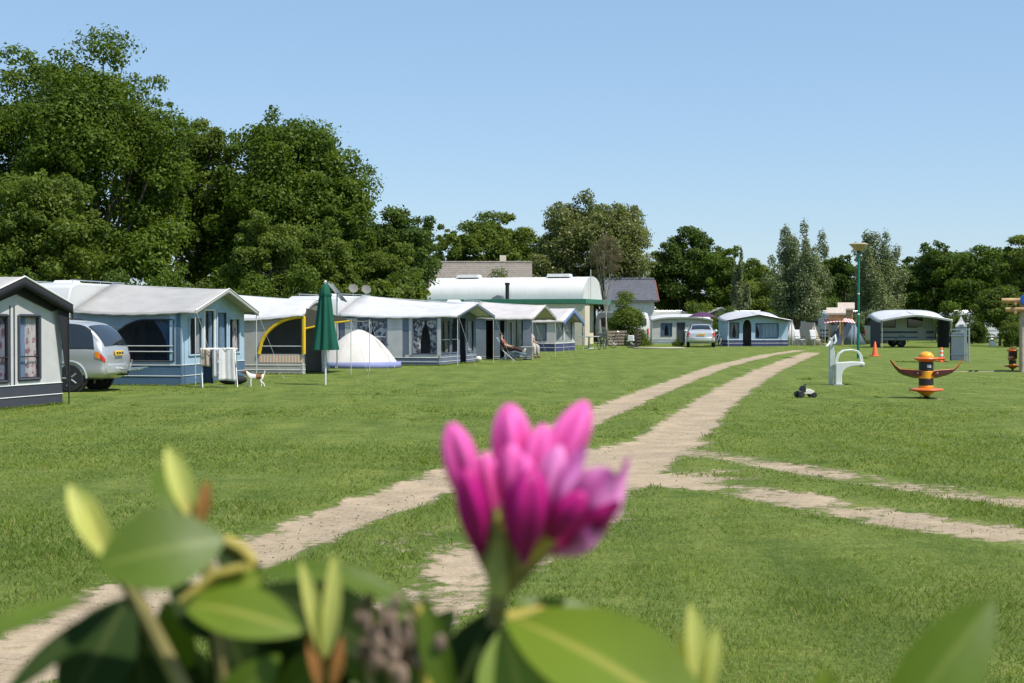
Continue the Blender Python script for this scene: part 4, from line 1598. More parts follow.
for px_, py_, back, ang, lb in ((664, 343.5, 9, 14, 'white caravan seen above the white awning with blue curtained window'), (729, 343.5, 12, -8, 'white caravan between the saloon car and the distant blue awning'),
                               (812, 343.5, 9, 20, 'cream caravan far behind the tan ridge tent'), (858, 343.5, 9, 10, 'white caravan behind the foot of the green lamp post'),
                               (968, 343.5, 8, 5, 'white caravan in the shade behind the grey play board'), (788, 343.5, 14, -15, 'white caravan in the shade behind the willow trunk')):
    p = gnd(px_, py_)
    k = (p.y + back) / p.y
    caravan(lb, (p.x * k, p.y + back, 0), math.radians(ang), L=4.4, H=2.45, stripe=STRG, hitch=0)

# ------------------------------------------------------------------ buildings
CREAM = mat('cream_render', (0.66, 0.60, 0.46), rough=0.85, var=0.06, scale=1.2, bump=.1)
GREENF = mat('green_fascia', (0.055, 0.20, 0.135), rough=0.45, var=0.08, scale=2)
VAULT = mat('white_vault_sheet', (0.60, 0.60, 0.575), rough=0.6, var=0.05, scale=.8)
BROWN = mat('brown_wood', (0.16, 0.085, 0.045), rough=.7, var=.3, scale=5)


def building():
    c = gnd(585, 345.3)
    tx = Vector((0.955, -0.296, 0))
    root = thing('sanitary_building', 'cream building with white half barrel roof and green fascia behind the row of awnings', 'building',
                 (c.x, c.y, 0), math.atan2(tx.y, tx.x))
    L, Wd, H0, H1 = 12.2, 7.2, 2.86, 3.20     # local: x along the front (negative to the left), y to the back
    m = MB()
    # front wall, end wall with a recessed porch, back and left walls
    m.box((-L / 2, 0.1, H0 / 2), (L, .2, H0))
    m.box((-0.1, .2 + 0.55, H0 / 2), (.2, 1.1, H0))
    m.box((-1.3, 1.4, H0 / 2), (2.2, .2, H0))
    m.box((-1.3, 4.35, H0 / 2), (.2, 5.7, H0))
    m.box((-L / 2 - .7, Wd - .1, H0 / 2), (L - 1.4, .2, H0))
    m.box((-L + .1, Wd / 2, H0 / 2), (.2, Wd - .45, H0))
    w_ = m.build('wall', CREAM, root)
    m = MB()
    m.box((-1.18, 3.0, 1.0), (.06, .9, 2.0))
    d = m.build('door', BROWN, root, bevel=.01)
    m = MB()
    m.box((-1.13, 3.32, 1.0), (.06, .05, .14))
    m.build('handle', ALU, d)
    for k in range(3):
        m = MB()
        m.box((-9.6 + 3.2 * k, -.015, 2.1), (1.3, .05, .5))
        wn = m.build('window', GLASS, root)
        m = MB()
        for zz in (1.83, 2.37):
            m.box((-9.6 + 3.2 * k, -.02, zz), (1.4, .07, .06))
        for xx in (-.68, .68):
            m.box((-9.6 + 3.2 * k + xx, -.02, 2.1), (.06, .07, .48))
        m.build('frame', WHITE, wn)
    m = MB()
    m.box((-L / 2, Wd / 2, (H0 + H1) / 2), (L + .2, Wd + .2, H1 - H0 - .01))
    m.build('fascia', GREENF, root, bevel=.02)
    # half barrel roof
    m = MB()
    R, n = 2.75, 22
    y0 = Wd / 2
    prof = [(y0 - R * math.cos(math.pi * i / n), H1 + 1.62 * math.sin(math.pi * i / n) ** .85) for i in range(n + 1)]
    m.prism(prof, 'x', -L + .35, -.35)
    r = m.build('barrel_roof', VAULT, root, smooth=30)
    m = MB()
    for xx in [-L + .35 + .01 + (L - .72) * i / 11 for i in range(12)]:
        m.tube([(xx, y0 - (R + .01) * math.cos(math.pi * i / n), H1 + 1.63 * math.sin(math.pi * i / n) ** .85) for i in range(1, n)], .007, 5)
    m.build('rib', VAULT, r)
    for xx in (-9.4, -2.6):
        m = MB()
        m.box((xx, y0 - .7, H1 + 1.70), (1.7, .9, .22), taper=(.94, .9))
        m.build('roof_hatch', WHITE, r, bevel=.02)
    # flue and small roof cowl on the front edge
    m = MB()
    m.tube([(-5.7, .35, H1), (-5.7, .35, H1 + 1.0)], .14, 12)
    m.tube([(-5.7, .35, H1 + 1.0), (-5.7, .35, H1 + 1.15)], .18, 12)
    m.build('flue', DARKMETAL, root)
    m = MB()
    m.prism([(-6.9, H1), (-5.95, H1), (-6.1, H1 + .22), (-6.4, H1 + .3), (-6.7, H1 + .16)], 'y', .25, .75)
    m.build('roof_cowl', mat('grey_plastic', (.22, .23, .25), rough=.5), root, bevel=.02)
    m = MB()
    m.tube([(-.2, y0 - 1.2, H1), (-.2, y0 - 1.2, H1 + 2.1)], .03, 6)
    m.build('aerial', POLE, root)
    return root


building()


def house(label, px0, px1, Y, z_eave, z_ridge, depth, roof_m, wall_m, rz=0.0, gable_m=None):
    x0, x1 = xat(px0, Y), xat(px1, Y)
    root = thing('house', label, 'house', ((x0 + x1) / 2, Y, 0), rz)
    L = x1 - x0
    m = MB()
    m.prism([(-depth / 2, 0), (depth / 2, 0), (depth / 2, z_eave), (0, z_ridge - .15), (-depth / 2, z_eave)], 'x', -L / 2 + .3, L / 2 - .3)
    m.build('wall', wall_m, root)
    m = MB()
    t = .16
    sl = (z_ridge - z_eave) / (depth / 2)
    e = depth / 2 + .4
    ze = z_ridge - sl * e
    m.prism([(-e, ze), (0, z_ridge), (e, ze), (e, ze + t), (0, z_ridge + t), (-e, ze + t)], 'x', -L / 2, L / 2)
    r = m.build('roof', roof_m, root)
    m = MB()
    m.tube([(-L / 2, 0, z_ridge + t), (L / 2, 0, z_ridge + t)], .11, 8)
    m.build('ridge_cap', roof_m, r)
    if gable_m:
        m = MB()
        m.prism([(-depth / 2 + .2, z_eave + .1), (depth / 2 - .2, z_eave + .1), (0, z_ridge - .3)], 'x', L / 2 - .31, L / 2 - .2)
        m.build('gable', gable_m, root)
        m = MB()
        for s in (-1, 1):
            m.tube([(L / 2 + .03, s * e, ze + .05), (L / 2 + .03, 0, z_ridge + .05)], .09, 4)
        m.build('verge_board', mat('red_brown_board', (.24, .08, .05), rough=.6), r)
    for k in range(max(1, int(L // 3))):
        m = MB()
        m.box((-L / 2 + 1.6 + 2.9 * k, -depth / 2 - .01, min(1.5, z_eave - .7)), (1.3, .08, 1.0))
        wn = m.build('window', GLASS, root)
        m = MB()
        m.box((-L / 2 + 1.6 + 2.9 * k, -depth / 2 - .03, min(1.5, z_eave - .7) - .55), (1.5, .16, .08))
        m.build('sill', WHITE, wn)
    return root


def tile_mat(name, ca, cb):
    m, nt, out = new_mat(name)
    N, L = nt.nodes, nt.links
    tc = N.new('ShaderNodeTexCoord')
    br = N.new('ShaderNodeTexBrick')
    br.inputs['Scale'].default_value = 1.6
    br.inputs['Color1'].default_value = (*ca, 1)
    br.inputs['Color2'].default_value = (*cb, 1)
    br.inputs['Mortar'].default_value = (ca[0] * .5, ca[1] * .5, ca[2] * .5, 1)
    mp = N.new('ShaderNodeMapping')
    mp.inputs['Rotation'].default_value = (math.pi / 2, 0, 0)
    L.new(tc.outputs['Object'], mp.inputs[0])
    L.new(mp.outputs[0], br.inputs['Vector'])
    b = N.new('ShaderNodeBsdfPrincipled')
    b.inputs['Roughness'].default_value = .75
    L.new(br.outputs['Color'], b.inputs['Base Color'])
    L.new(b.outputs[0], out.inputs[0])
    return m


h1 = house('brown tiled farmhouse roof showing above the left half of the arched roof', 428, 532, 114, 3.6, zat(264.5, 114), 7.0,
           tile_mat('brown_tiles', (.19, .165, .135), (.235, .205, .17)), mat('brick_wall', (.30, .17, .12), var=.2, scale=4))
m = MB()
m.box((1.8, .6, zat(264, 114) + .25), (.5, .5, .9))
m.build('chimney', CREAM, h1)
house('white walled house with dark slate roof between the cream building and dark trees', 604, 654, 118, zat(300, 118), zat(281, 118), 6.0,
      tile_mat('slate_tiles', (.085, .09, .11), (.11, .115, .14)), mat('white_render', (.70, .70, .68), rough=.8), gable_m=mat('white_boards', (.66, .66, .64)))

# ------------------------------------------------------------------ cars


def catmull(a, b, c, d, t):
    return .5 * ((2 * b) + (c - a) * t + (2 * a - 5 * b + 4 * c - d) * t * t + (3 * b - a - 3 * c + d) * t ** 3)


def car(label, loc, rz, kind, paint):
    root = thing('car', label, 'car', loc, rz)
    if kind == 'people_carrier':   # x, bottom, belt, roof, half width bottom, belt, roof
        T = [(0.00, .42, .74, .84, .72, .76, .64), (.04, .34, .84, 1.02, .80, .83, .69), (.15, .29, .94, 1.23, .83, .855, .70), (.36, .28, .97, 1.46, .84, .865, .70),
             (.66, .28, .97, 1.60, .845, .87, .70), (1.5, .28, .96, 1.645, .85, .87, .69), (2.5, .28, .94, 1.62, .85, .87, .67), (3.05, .28, .92, 1.48, .85, .87, .67),
             (3.6, .28, .88, 1.10, .84, .86, .70), (4.2, .30, .74, .90, .81, .83, .66), (4.55, .36, .60, .68, .70, .72, .55)]
        wheels, wr = (.80, 3.55), .32
        side_win = [(2.5, 4.35), (4.48, 5.55), (5.65, 6.85)]
        rear = (1.15, 3.35)
    else:
        T = [(0.00, .40, .72, .86, .70, .74, .62), (.06, .32, .82, .99, .80, .83, .70), (.30, .27, .88, 1.04, .85, .87, .72), (.62, .26, .90, 1.10, .86, .88, .66),
             (1.0, .26, .92, 1.32, .86, .88, .56), (1.5, .26, .92, 1.44, .86, .88, .58), (2.2, .26, .91, 1.45, .86, .88, .60), (2.8, .26, .90, 1.30, .86, .88, .60),
             (3.3, .26, .87, 1.02, .85, .87, .68), (4.1, .28, .74, .88, .82, .84, .66), (4.5, .34, .60, .68, .70, .72, .55)]
        wheels, wr = (.95, 3.6), .31
        side_win = [(4.2, 5.3), (5.4, 6.8)]
        rear = (3.12, 4.55)
    ns = len(T)

    def st(s):
        i = int(min(max(s, 0), ns - 1 - 1e-6))
        t = s - i
        g = lambda k: T[min(max(k, 0), ns - 1)]
        return [catmull(g(i - 1)[q_], g(i)[q_], g(i + 1)[q_], g(i + 2)[q_], t) for q_ in range(7)]

    def S(s, t, side):
        x, zb, zl, zt, wb, wl, wt = st(s)
        ring = [(wb * .55, zb), (wb, zb + .07), (wl * 1.0, zb + (zl - zb) * .55), (wl, zl), (wl * .45 + wt * .55, zl + (zt - zl) * .62), (wt, zt - (zt - zl) * .07), (wt * .55, zt), (0, zt + .012)]
        i = int(min(max(t, 0), 6.9999))
        u = t - i
        g = lambda k: ring[min(max(k, 0), 7)]
        if 2.999 <= t < 5 and i in (3, 4):
            y = catmull(g(i - 1)[0], g(i)[0], g(i + 1)[0], g(i + 2)[0], u)
            z = catmull(g(i - 1)[1], g(i)[1], g(i + 1)[1], g(i + 2)[1], u)
        else:
            y = catmull(g(i - 1)[0], g(i)[0], g(i + 1)[0], g(i + 2)[0], u)
            z = catmull(g(i - 1)[1], g(i)[1], g(i + 1)[1], g(i + 2)[1], u)
        return Vector((x, side * max(y, 0), z))

    NS, NT = (ns - 1) * 5, 28
    b = MB()
    for sd_ in (1, -1):
        b.sheet(lambda u, v: S(u * (ns - 1), v * 7, sd_), NS, NT)
    # close nose and tail
    for s in (0, ns - 1):
        vs = [S(s, 7 * i / NT, 1) for i in range(NT + 1)] + [S(s, 7 * i / NT, -1) for i in range(NT, -1, -1)]
        b.add(vs, [tuple(range(len(vs)))])
    b.sheet(lambda u, v: Vector((st(u * (ns - 1))[0], (2 * v - 1) * st(u * (ns - 1))[4] * .56, st(u * (ns - 1))[1])), NS, 1)
    body = b.build('body', paint, root, smooth=40)

    def patch(nm, s0, s1, t0, t1, side, m, off=.006, parent=None, shear=0.0, n=10, lab=None):
        q_ = MB()

        def f(u, v):
            s = s0 + (s1 - s0) * u + shear * v
            t = t0 + (t1 - t0) * v
            e = .02
            p_ = S(s, t, side)
            du = S(min(s + e, ns - 1), t, side) - S(max(s - e, 0), t, side)
            dv_ = S(s, min(t + e, 6.99), side) - S(s, max(t - e, 0.01), side)
            nn = du.cross(dv_)
            nn.normalize()
            c0 = Vector((2.2, 0, .7))
            if nn.dot(p_ - c0) < 0:
                nn = -nn
            return p_ + nn * off
        q_.sheet(f, n, n)
        return q_.build(nm, m, parent or root, solid=0, label=lab)
    for sd_ in (1, -1):
        for k, (a, c) in enumerate(side_win):
            last = k == len(side_win) - 1
            first = k == 0
            patch('window', a, c, 3.12, 4.82, sd_, GLASS, shear=(-.35 if last else (.25 if first and kind == 'saloon' else (.55 if first else 0))))
            patch('window_surround', a - .06, c + .05, 3.04, 4.9, sd_, DARKMETAL, .003, shear=(-.35 if last else (.25 if first and kind == 'saloon' else (.55 if first else 0))))
    # rear and front screens cross the centre line
    for nm, (a, c) in (('rear_window', rear), ('windscreen', (6.9 if kind == 'people_carrier' else 6.75, 7.9))):
        q_ = MB()

        def f(u, v, a=a, c=c):
            k = 2 * u - 1
            s = a + (c - a) * v
            t = 7 - abs(k) * 1.95
            p_ = S(s, t, 1 if k >= 0 else -1)
            d_ = S(min(s + .03, ns - 1), 6.5, 1) - S(s - .03, 6.5, 1)
            nn = Vector((-d_.z, 0, d_.x)).normalized()
            return p_ + nn * .009
        q_.sheet(f, 16, 10)
        q_.build(nm, GLASS, root)
    ps = 1.9 if kind == 'people_carrier' else 1.5
    for sd_ in (1, -1):
        patch('tail_light', .3, 1.55 if kind == 'people_carrier' else ps, 2.42 if kind == 'people_carrier' else 2.3, 2.92 if kind == 'people_carrier' else 4.3, sd_, REDL, .012)
        patch('indicator', 1.57 if kind == 'people_carrier' else ps + .02, 2.35 if kind == 'people_carrier' else ps + .45, 2.42 if kind == 'people_carrier' else 2.7, 2.92 if kind == 'people_carrier' else 3.4, sd_, ORL, .012)
        q_ = MB()
        q_.ell((4.38, sd_ * .56, .68), (.1, .17, .07))
        q_.build('headlight', mat('lamp_glass', (.7, .72, .75), rough=.08), root)
        for xw in wheels:
            arch_ = MB()
            x_ = [xw + (wr + .065) * math.cos(math.pi * i / 14) for i in range(15)]
            yv = .868 if kind == 'people_carrier' else .875
            arch_.tube([(x_[i], sd_ * yv, wr + (wr + .065) * math.sin(math.pi * i / 14)) for i in range(15)], .03, 6)
            arch_.build('wheel_arch', DARKMETAL if kind != 'people_carrier' else paint, root)
            ds = MB()
            ds.prism([(xw + (wr + .06) * math.cos(2 * math.pi * i / 24), wr + (wr + .06) * math.sin(2 * math.pi * i / 24)) for i in range(24)], 'y', sd_ * (yv - .12), sd_ * (yv - .004))
            ds.build('wheel_well', RUBBER, root)
            wheel(root, (xw, sd_ * (yv - .075), wr), wr, .2)
        mr_ = MB()
        mr_.ell((3.15, sd_ * .97, 1.02), (.07, .12, .09))
        mr_.build('mirror', paint, root)
    q_ = MB()
    q_.box((-.03 if kind != 'people_carrier' else -.03, 0, .80 if kind != 'people_carrier' else .88), (.02, .5, .11), rot=Matrix.Rotation(.25, 3, 'Y'))
    pl = q_.build('number_plate', mat('yellow_plate', (.72, .46, .03), rough=.4), root)
    q_ = MB()
    zpl = .80 if kind != 'people_carrier' else .88
    for k in range(6):
        q_.box((-.045 if kind != 'people_carrier' else -.045, -.17 + .068 * k + (.02 if k > 1 else 0) + (.02 if k > 3 else 0) - .02, zpl), (.012, .035, .06), rot=Matrix.Rotation(.25, 3, 'Y'))
    q_.build('plate_marks', DARKMETAL, pl)
    q_ = MB()

    def bf(u, v):
        k = 2 * u - 1
        ww = .84
        x = -.075 + .22 * abs(k) ** 3
        return (x if abs(k) < 1 else x, k * ww, .40 + .25 * v)
    q_.sheet(bf, 20, 4)
    q_.build('bumper', paint, root, solid=.05)
    if kind == 'people_carrier':
        for sd_ in (1, -1):
            q_ = MB()
            q_.tube([(1.0, sd_ * .58, 1.61), (1.15, sd_ * .58, 1.675), (2.5, sd_ * .58, 1.675), (2.65, sd_ * .58, 1.63)], .018, 6)
            q_.build('roof_rail', DARKMETAL, root)
        q_ = MB()
        q_.tube([(.2, 0, .40), (-.22, 0, .38), (-.25, 0, .46)], .025, 8)
        q_.ell((-.25, 0, .5), (.028, .028, .028))
        q_.build('tow_bar', DARKMETAL, root)
        rk = MB()
        rk.tube([(-.24, -.45, .50), (-.24, .45, .50), (-.42, .45, .50), (-.42, -.45, .50), (-.24, -.45, .50)], .02, 6)
        rk.tube([(-.25, -.1, .5), (-.30, -.1, .72), (-.30, .12, .72), (-.25, .12, .5)], .016, 6)
        for yy in (-.3, 0, .3):
            rk.tube([(-.22, yy, .52), (-.6, yy, .54)], .016, 6)
        rk.build('cycle_rack', ALU, root)
    return root


SILVER = mat('silver_paint', (0.50, 0.51, 0.52), rough=0.28, var=0.04, metal=0.45, spec=.5, coat=.6)
SILVERB = mat('pale_silver_paint', (0.58, 0.59, 0.60), rough=0.28, var=0.04, metal=0.3, spec=.5, coat=.6)
hd = Vector((-0.995, 0.10))
rc = Vector((-9.17, 33.75))            # rear centre
car('silver people carrier parked nose in between the first two awnings', (rc.x, rc.y, 0), math.atan2(hd.y, hd.x), 'people_carrier', SILVER)
p = gnd(701, 347.5)
car('silver saloon car seen from behind beside the distant blue awning', (p.x, p.y, 0), math.radians(83), 'saloon', SILVERB)
p = gnd(835, 343.5)
car('dark car partly hidden behind the lamp post under the red striped canopy', (p.x + .3, p.y, 0), math.radians(20), 'saloon', mat('dark_blue_paint', (.05, .075, .11), rough=.25, coat=.6))

# ------------------------------------------------------------------ closed parasol
UMB = fabric('bottle_green_cloth', (0.012, 0.095, 0.062), .04)
p = gnd(325.5, 384.8)
t = thing('parasol', 'closed dark green parasol on a white pole standing in the lawn', 'parasol', (p.x, p.y, 0))
m = MB()
rip = lambda th, z: 1 + (.16 * math.cos(8 * th) + .07 * math.sin(3 * th + 1 + z * 2)) * min(1, max(0, (2.55 - z) / .5))
m.lathe([(.02, 2.58), (.05, 2.57), (.11, 2.46), (.135, 2.32), (.14, 2.28), (.16, 2.05), (.19, 1.75), (.225, 1.45), (.265, 1.15), (.30, .93), (.30, .89), (.10, .93)], 48, ripple=rip)
m.build('canopy', UMB, t, smooth=70)
m = MB()
m.lathe([(.145, 2.30), (.16, 2.31), (.155, 2.26), (.14, 2.25)], 32, ripple=lambda th, z: 1 + .08 * math.cos(8 * th))
m.build('tie_band', UMB, t)
m = MB()
m.tube([(0, 0, -.05), (0, 0, 2.6)], .024, 12)
m.build('pole', WHITE, t)
m = MB()
m.ell((0, 0, 2.62), (.035, .035, .04))
m.build('finial', WHITE, t)

# ------------------------------------------------------------------ igloo tent
p = gnd(358, 368)
t = thing('igloo_tent', 'small white igloo tent with lilac blue hem behind the green parasol', 'tent', (p.x, p.y + .35, 0), .35)
CREAMC = fabric('cream_white_cloth', (0.74, 0.71, 0.66), .2)
LILAC = fabric('lilac_blue_cloth', (0.26, 0.29, 0.52), .1)
m = MB()


def dome(u, v):
    a = 2 * math.pi * u
    el = .12 + (math.pi / 2 - .12) * v
    r = 1 - v * .995
    rib = 1 - .05 * abs(math.sin(2 * a)) * (1 - v)
    return (1.48 * r * math.cos(a) * rib, 1.25 * r * math.sin(a) * rib, .02 + 1.30 * (1 - (1 - v * .995) ** 1.75))


m.sheet(dome, 48, 14)
m.build('fly_sheet', CREAMC, t, smooth=60)
m = MB()


def hem(u, v):
    a = 2 * math.pi * u
    rib = 1 - .05 * abs(math.sin(2 * a))
    return ((1.50 + .03 * (1 - v)) * math.cos(a) * rib, (1.27 + .03 * (1 - v)) * math.sin(a) * rib, .01 + .21 * v)


m.sheet(hem, 48, 2)
m.build('hem', LILAC, t, solid=.006)
m = MB()
for s in (1, -1):
    m.tube([(1.49 * q9 * .70, s * 1.26 * q9 * .70, .03 + 1.30 * (1 - abs(q9) ** 1.75)) for q9 in [-1 + 2 * i / 24 for i in range(25)]], .012, 6)
m.build('pole_sleeve', CREAMC, t)
m = MB()
for k, (xx, zz) in enumerate(((.75, .98), (.86, .86))):
    m.box((xx, -.42, zz), (.2, .02, .05), rot=Matrix.Rotation(.7, 3, 'Y'))
m.build('vent_strap', CHAR, t)

# ------------------------------------------------------------------ laundry rack with washing
p = gnd(219, 387)
rk = thing('drying_rack', 'white folding drying rack in front of the blue awning gable', 'drying rack', (p.x, p.y, 0), math.radians(18))
for s in (-1, 1):
    m = MB()
    m.tube([(-.42, s * .25, 0), (-.42, -s * .25, .95)], .012, 6)
    m.tube([(.42, s * .25, 0), (.42, -s * .25, .95)], .012, 6)
    m.tube([(-.42, -s * .25, .95), (.42, -s * .25, .95)], .012, 6)
    m.build('folding_frame', WHITE, rk)
m = MB()
for k in range(5):
    m.tube([(-.42, -.2 + .1 * k, .93), (.42, -.2 + .1 * k, .93)], .006, 5)
m.build('wire', WHITE, rk)


def washing(name, label, x, wdt, front, back, y, m_, k=1.0):
    o = thing(name, label, 'washing', rk.location, rk.rotation_euler[2], 'washing hanging on the drying rack')
    q_ = MB()

    def f(u, v):
        s = v * (front + back)
        if s < front:
            z = .96 - (front - s)
            yy = y - .05 - .03 * math.sin(u * 7 + x * 9)
        else:
            z = .96 - (s - front)
            yy = y + .05
        return (x - wdt / 2 + wdt * u * (1 - .08 * math.sin(v * 3)), yy + .012 * math.sin(u * 19), z + .012 * math.sin(u * 5))
    q_.sheet(f, 16, 18)
    q_.build('cloth', m_, o, solid=.008)
    return o


washing('towel', 'white bath towel hanging on the right half of the drying rack', .17, .42, .80, .3, -.2, fabric('white_towel', (.76, .75, .76), .2))
washing('towel', 'narrow white towel in the middle of the drying rack', -.12, .13, .72, .4, -.2, fabric('off_white_towel', (.66, .66, .68), .2))
washing('shirt', 'beige shirt hanging at the left end of the drying rack', -.33, .24, .45, .45, -.1, fabric('beige_shirt', (.52, .42, .35), .2))
washing('jeans', 'dark blue jeans hanging low on the drying rack beside the towels', -.26, .24, .86, .5, 0.0, fabric('denim', (.035, .06, .12), .05))
p = gnd(233, 384.5)
t = thing('bag', 'black soft bag lying on the grass behind the brown and white dog', 'bag', (p.x, p.y, 0), .2)
m = MB()
m.ell((0, 0, .12), (.36, .18, .13), 18, 10)
m.build('body', BLACKC, t)
m = MB()
m.tube([(-.15, 0, .22), (-.1, 0, .3), (.1, 0, .3), (.15, 0, .22)], .014, 6)
m.build('handle', CHAR, t)

# ------------------------------------------------------------------ dog


def fur_mat():
    m, nt, out = new_mat('brown_white_fur')
    N, L = nt.nodes, nt.links
    tc = N.new('ShaderNodeTexCoord')
    nz = N.new('ShaderNodeTexNoise')
    nz.inputs['Scale'].default_value = 5.0
    nz.inputs['Detail'].default_value = 1.5
    L.new(tc.outputs['Object'], nz.inputs['Vector'])
    sp_ = N.new('ShaderNodeSeparateXYZ')
    L.new(tc.outputs['Object'], sp_.inputs[0])
    # brown where x (head) < -0.20 or high on the saddle behind the middle
    gr = N.new('ShaderNodeValToRGB')
    e = gr.color_ramp.elements
    e[0].position, e[0].color = 0.0, (1, 1, 1, 1)
    e[1].position, e[1].color = 0.16, (1, 1, 1, 1)
    for pos, val in ((.22, 0), (.46, 0), (.52, .8), (.68, .75), (.76, .15), (1, .35)):
        x = e.new(pos)
        x.color = (val, val, val, 1)
    mr = N.new('ShaderNodeMapRange')
    mr.inputs[1].default_value = -.36
    mr.inputs[2].default_value = .34
    L.new(sp_.outputs[0], mr.inputs[0])
    L.new(mr.outputs[0], gr.inputs[0])
    mz = N.new('ShaderNodeMapRange')
    mz.inputs[1].default_value = .12
    mz.inputs[2].default_value = .24
    L.new(sp_.outputs[2], mz.inputs[0])
    mu = N.new('ShaderNodeMath')
    mu.operation = 'MULTIPLY'
    L.new(gr.outputs[0], mu.inputs[0])
    L.new(mz.outputs[0], mu.inputs[1])
    ad = N.new('ShaderNodeMath')
    ad.operation = 'ADD'
    L.new(mu.outputs[0], ad.inputs[0])
    L.new(nz.outputs['Fac'], ad.inputs[1])
    th = N.new('ShaderNodeValToRGB')
    th.color_ramp.elements[0].position = .92
    th.color_ramp.elements[0].color = (.70, .66, .60, 1)
    th.color_ramp.elements[1].position = 1.0
    th.color_ramp.elements[1].color = (.20, .085, .035, 1)
    L.new(ad.outputs[0], th.inputs[0])
    b = N.new('ShaderNodeBsdfPrincipled')
    b.inputs['Roughness'].default_value = .85
    L.new(th.outputs[0], b.inputs['Base Color'])
    L.new(b.outputs[0], out.inputs[0])
    return m


FUR = fur_mat()
p = gnd(256, 387)
dg = thing('dog', 'small brown and white terrier walking left on the lawn by the drying rack', 'dog', (p.x, p.y, 0), math.radians(8))
V = [(.13, 0, .255), (.02, 0, .25), (-.10, 0, .25), (-.165, 0, .275), (-.215, 0, .335), (-.25, 0, .375), (-.30, 0, .365), (-.345, 0, .352),       # spine 0..7 (rump -> muzzle)
     (.19, 0, .30), (.215, 0, .36), (.21, 0, .41),                                                                                                  # tail 8..10
     (-.12, -.045, .20), (-.135, -.05, .11), (-.12, -.05, .055), (-.125, -.05, .012), (-.15, -.05, .008),                                           # near fore leg 11..15
     (-.12, .045, .20), (-.17, .05, .115), (-.20, .05, .06), (-.215, .05, .015), (-.24, .05, .01),                                                   # far fore leg 16..20
     (.13, -.045, .20), (.10, -.055, .14), (.185, -.055, .085), (.215, -.055, .015), (.19, -.055, .008),                                             # near hind leg: knee forward, hock back 21..25
     (.13, .045, .20), (.075, .055, .14), (.13, .055, .085), (.125, .055, .015), (.10, .055, .008)]                                                  # far hind leg 26..30
E = [(0, 1), (1, 2), (2, 3), (3, 4), (4, 5), (5, 6), (6, 7), (0, 8), (8, 9), (9, 10), (2, 11), (11, 12), (12, 13), (13, 14), (14, 15), (2, 16), (16, 17), (17, 18), (18, 19), (19, 20),
     (0, 21), (21, 22), (22, 23), (23, 24), (24, 25), (0, 26), (26, 27), (27, 28), (28, 29), (29, 30)]
R_ = [.062, .064, .076, .066, .048, .052, .034, .022, .018, .014, .009] + [.034, .022, .017, .017, .014] * 2 + [.042, .03, .018, .017, .014] * 2
skin('body', V, E, R_, FUR, dg, root=1, sub=2)
for s in (-1, 1):
    m = MB()
    m.sheet(lambda u, v, s=s: (-.235 - .03 * v + .02 * u, s * (.04 + .018 * v), .415 - .055 * v + .012 * u), 4, 4)
    m.build('ear', mat('brown_fur', (.17, .075, .035), rough=.9), dg, solid=.008)
    m = MB()
    m.ell((-.29, s * .026, .392), (.008, .006, .008))
    m.build('eye', BLACKC, dg)
m = MB()
m.ell((-.366, 0, .356), (.011, .013, .010))
m.build('nose', BLACKC, dg)

# ------------------------------------------------------------------ furniture and people at the open awning
SEATC = fabric('blue_grey_seat_cloth', (.26, .36, .42), .15)
SKIN = mat('skin', (.50, .31, .225), rough=.55, var=.08, scale=8, spec=.3)


def recliner(label, loc, rz):
    t = thing('lounge_chair', label, 'lounge chair', loc, rz)
    m = MB()
    m.sheet(lambda u, v: (-.05 + .5 * u, -.26 + .52 * v, .40 + .04 * u - .03 * math.sin(math.pi * v)), 8, 6)
    m.build('seat', SEATC, t, solid=.02)
    m = MB()
    m.sheet(lambda u, v: (-.06 - .42 * u, -.26 + .52 * v, .42 + .70 * u - .02 * math.sin(math.pi * v)), 10, 6)
    m.build('backrest', SEATC, t, solid=.025)
    m = MB()
    m.sheet(lambda u, v: (.47 + .46 * u, -.24 + .48 * v, .43 - .10 * u), 6, 4)
    m.build('foot_rest', SEATC, t, solid=.02)
    for s in (-1, 1):
        m = MB()
        m.tube([(-.40, s * .28, .0), (.38, s * .28, .40)], .012, 6)
        m.build('leg', ALU, t)
        m = MB()
        m.tube([(.42, s * .28, .0), (-.28, s * .28, .60)], .012, 6)
        m.build('leg', ALU, t)
        m = MB()
        m.tube([(-.30, s * .30, .62), (.22, s * .30, .62)], .02, 6)
        m.build('armrest', DARKMETAL, t)
    return t


def hand(V, E, R, wrist, wi, d, side, k=1.0):
    """palm, five bent fingers and a thumb added to a skin skeleton"""
    d = d.normalized()
    sd_ = side.normalized()
    nn = d.cross(sd_)
    pm = len(V)
    V.append(wrist + d * .055)
    E.append((wi, pm))
    R.append((.030, .016))
    for j, (o_, ln) in enumerate(((-.03, .062), (-.01, .072), (.01, .068), (.03, .055))):
        a = len(V)
        V.append(wrist + d * .085 + sd_ * o_)
        V.append(wrist + d * (.085 + ln * .55) + sd_ * o_ * 1.1 - nn * .008)
        V.append(wrist + d * (.085 + ln) + sd_ * o_ * 1.1 - nn * .024)
        E.extend([(pm, a), (a, a + 1), (a + 1, a + 2)])
        R.extend([.0095, .0085, .007])
    a = len(V)
    V.append(wrist + d * .045 - sd_ * .042)
    V.append(wrist + d * .075 - sd_ * .058 - nn * .012)
    E.extend([(pm, a), (a, a + 1)])
    R.extend([.010, .008])


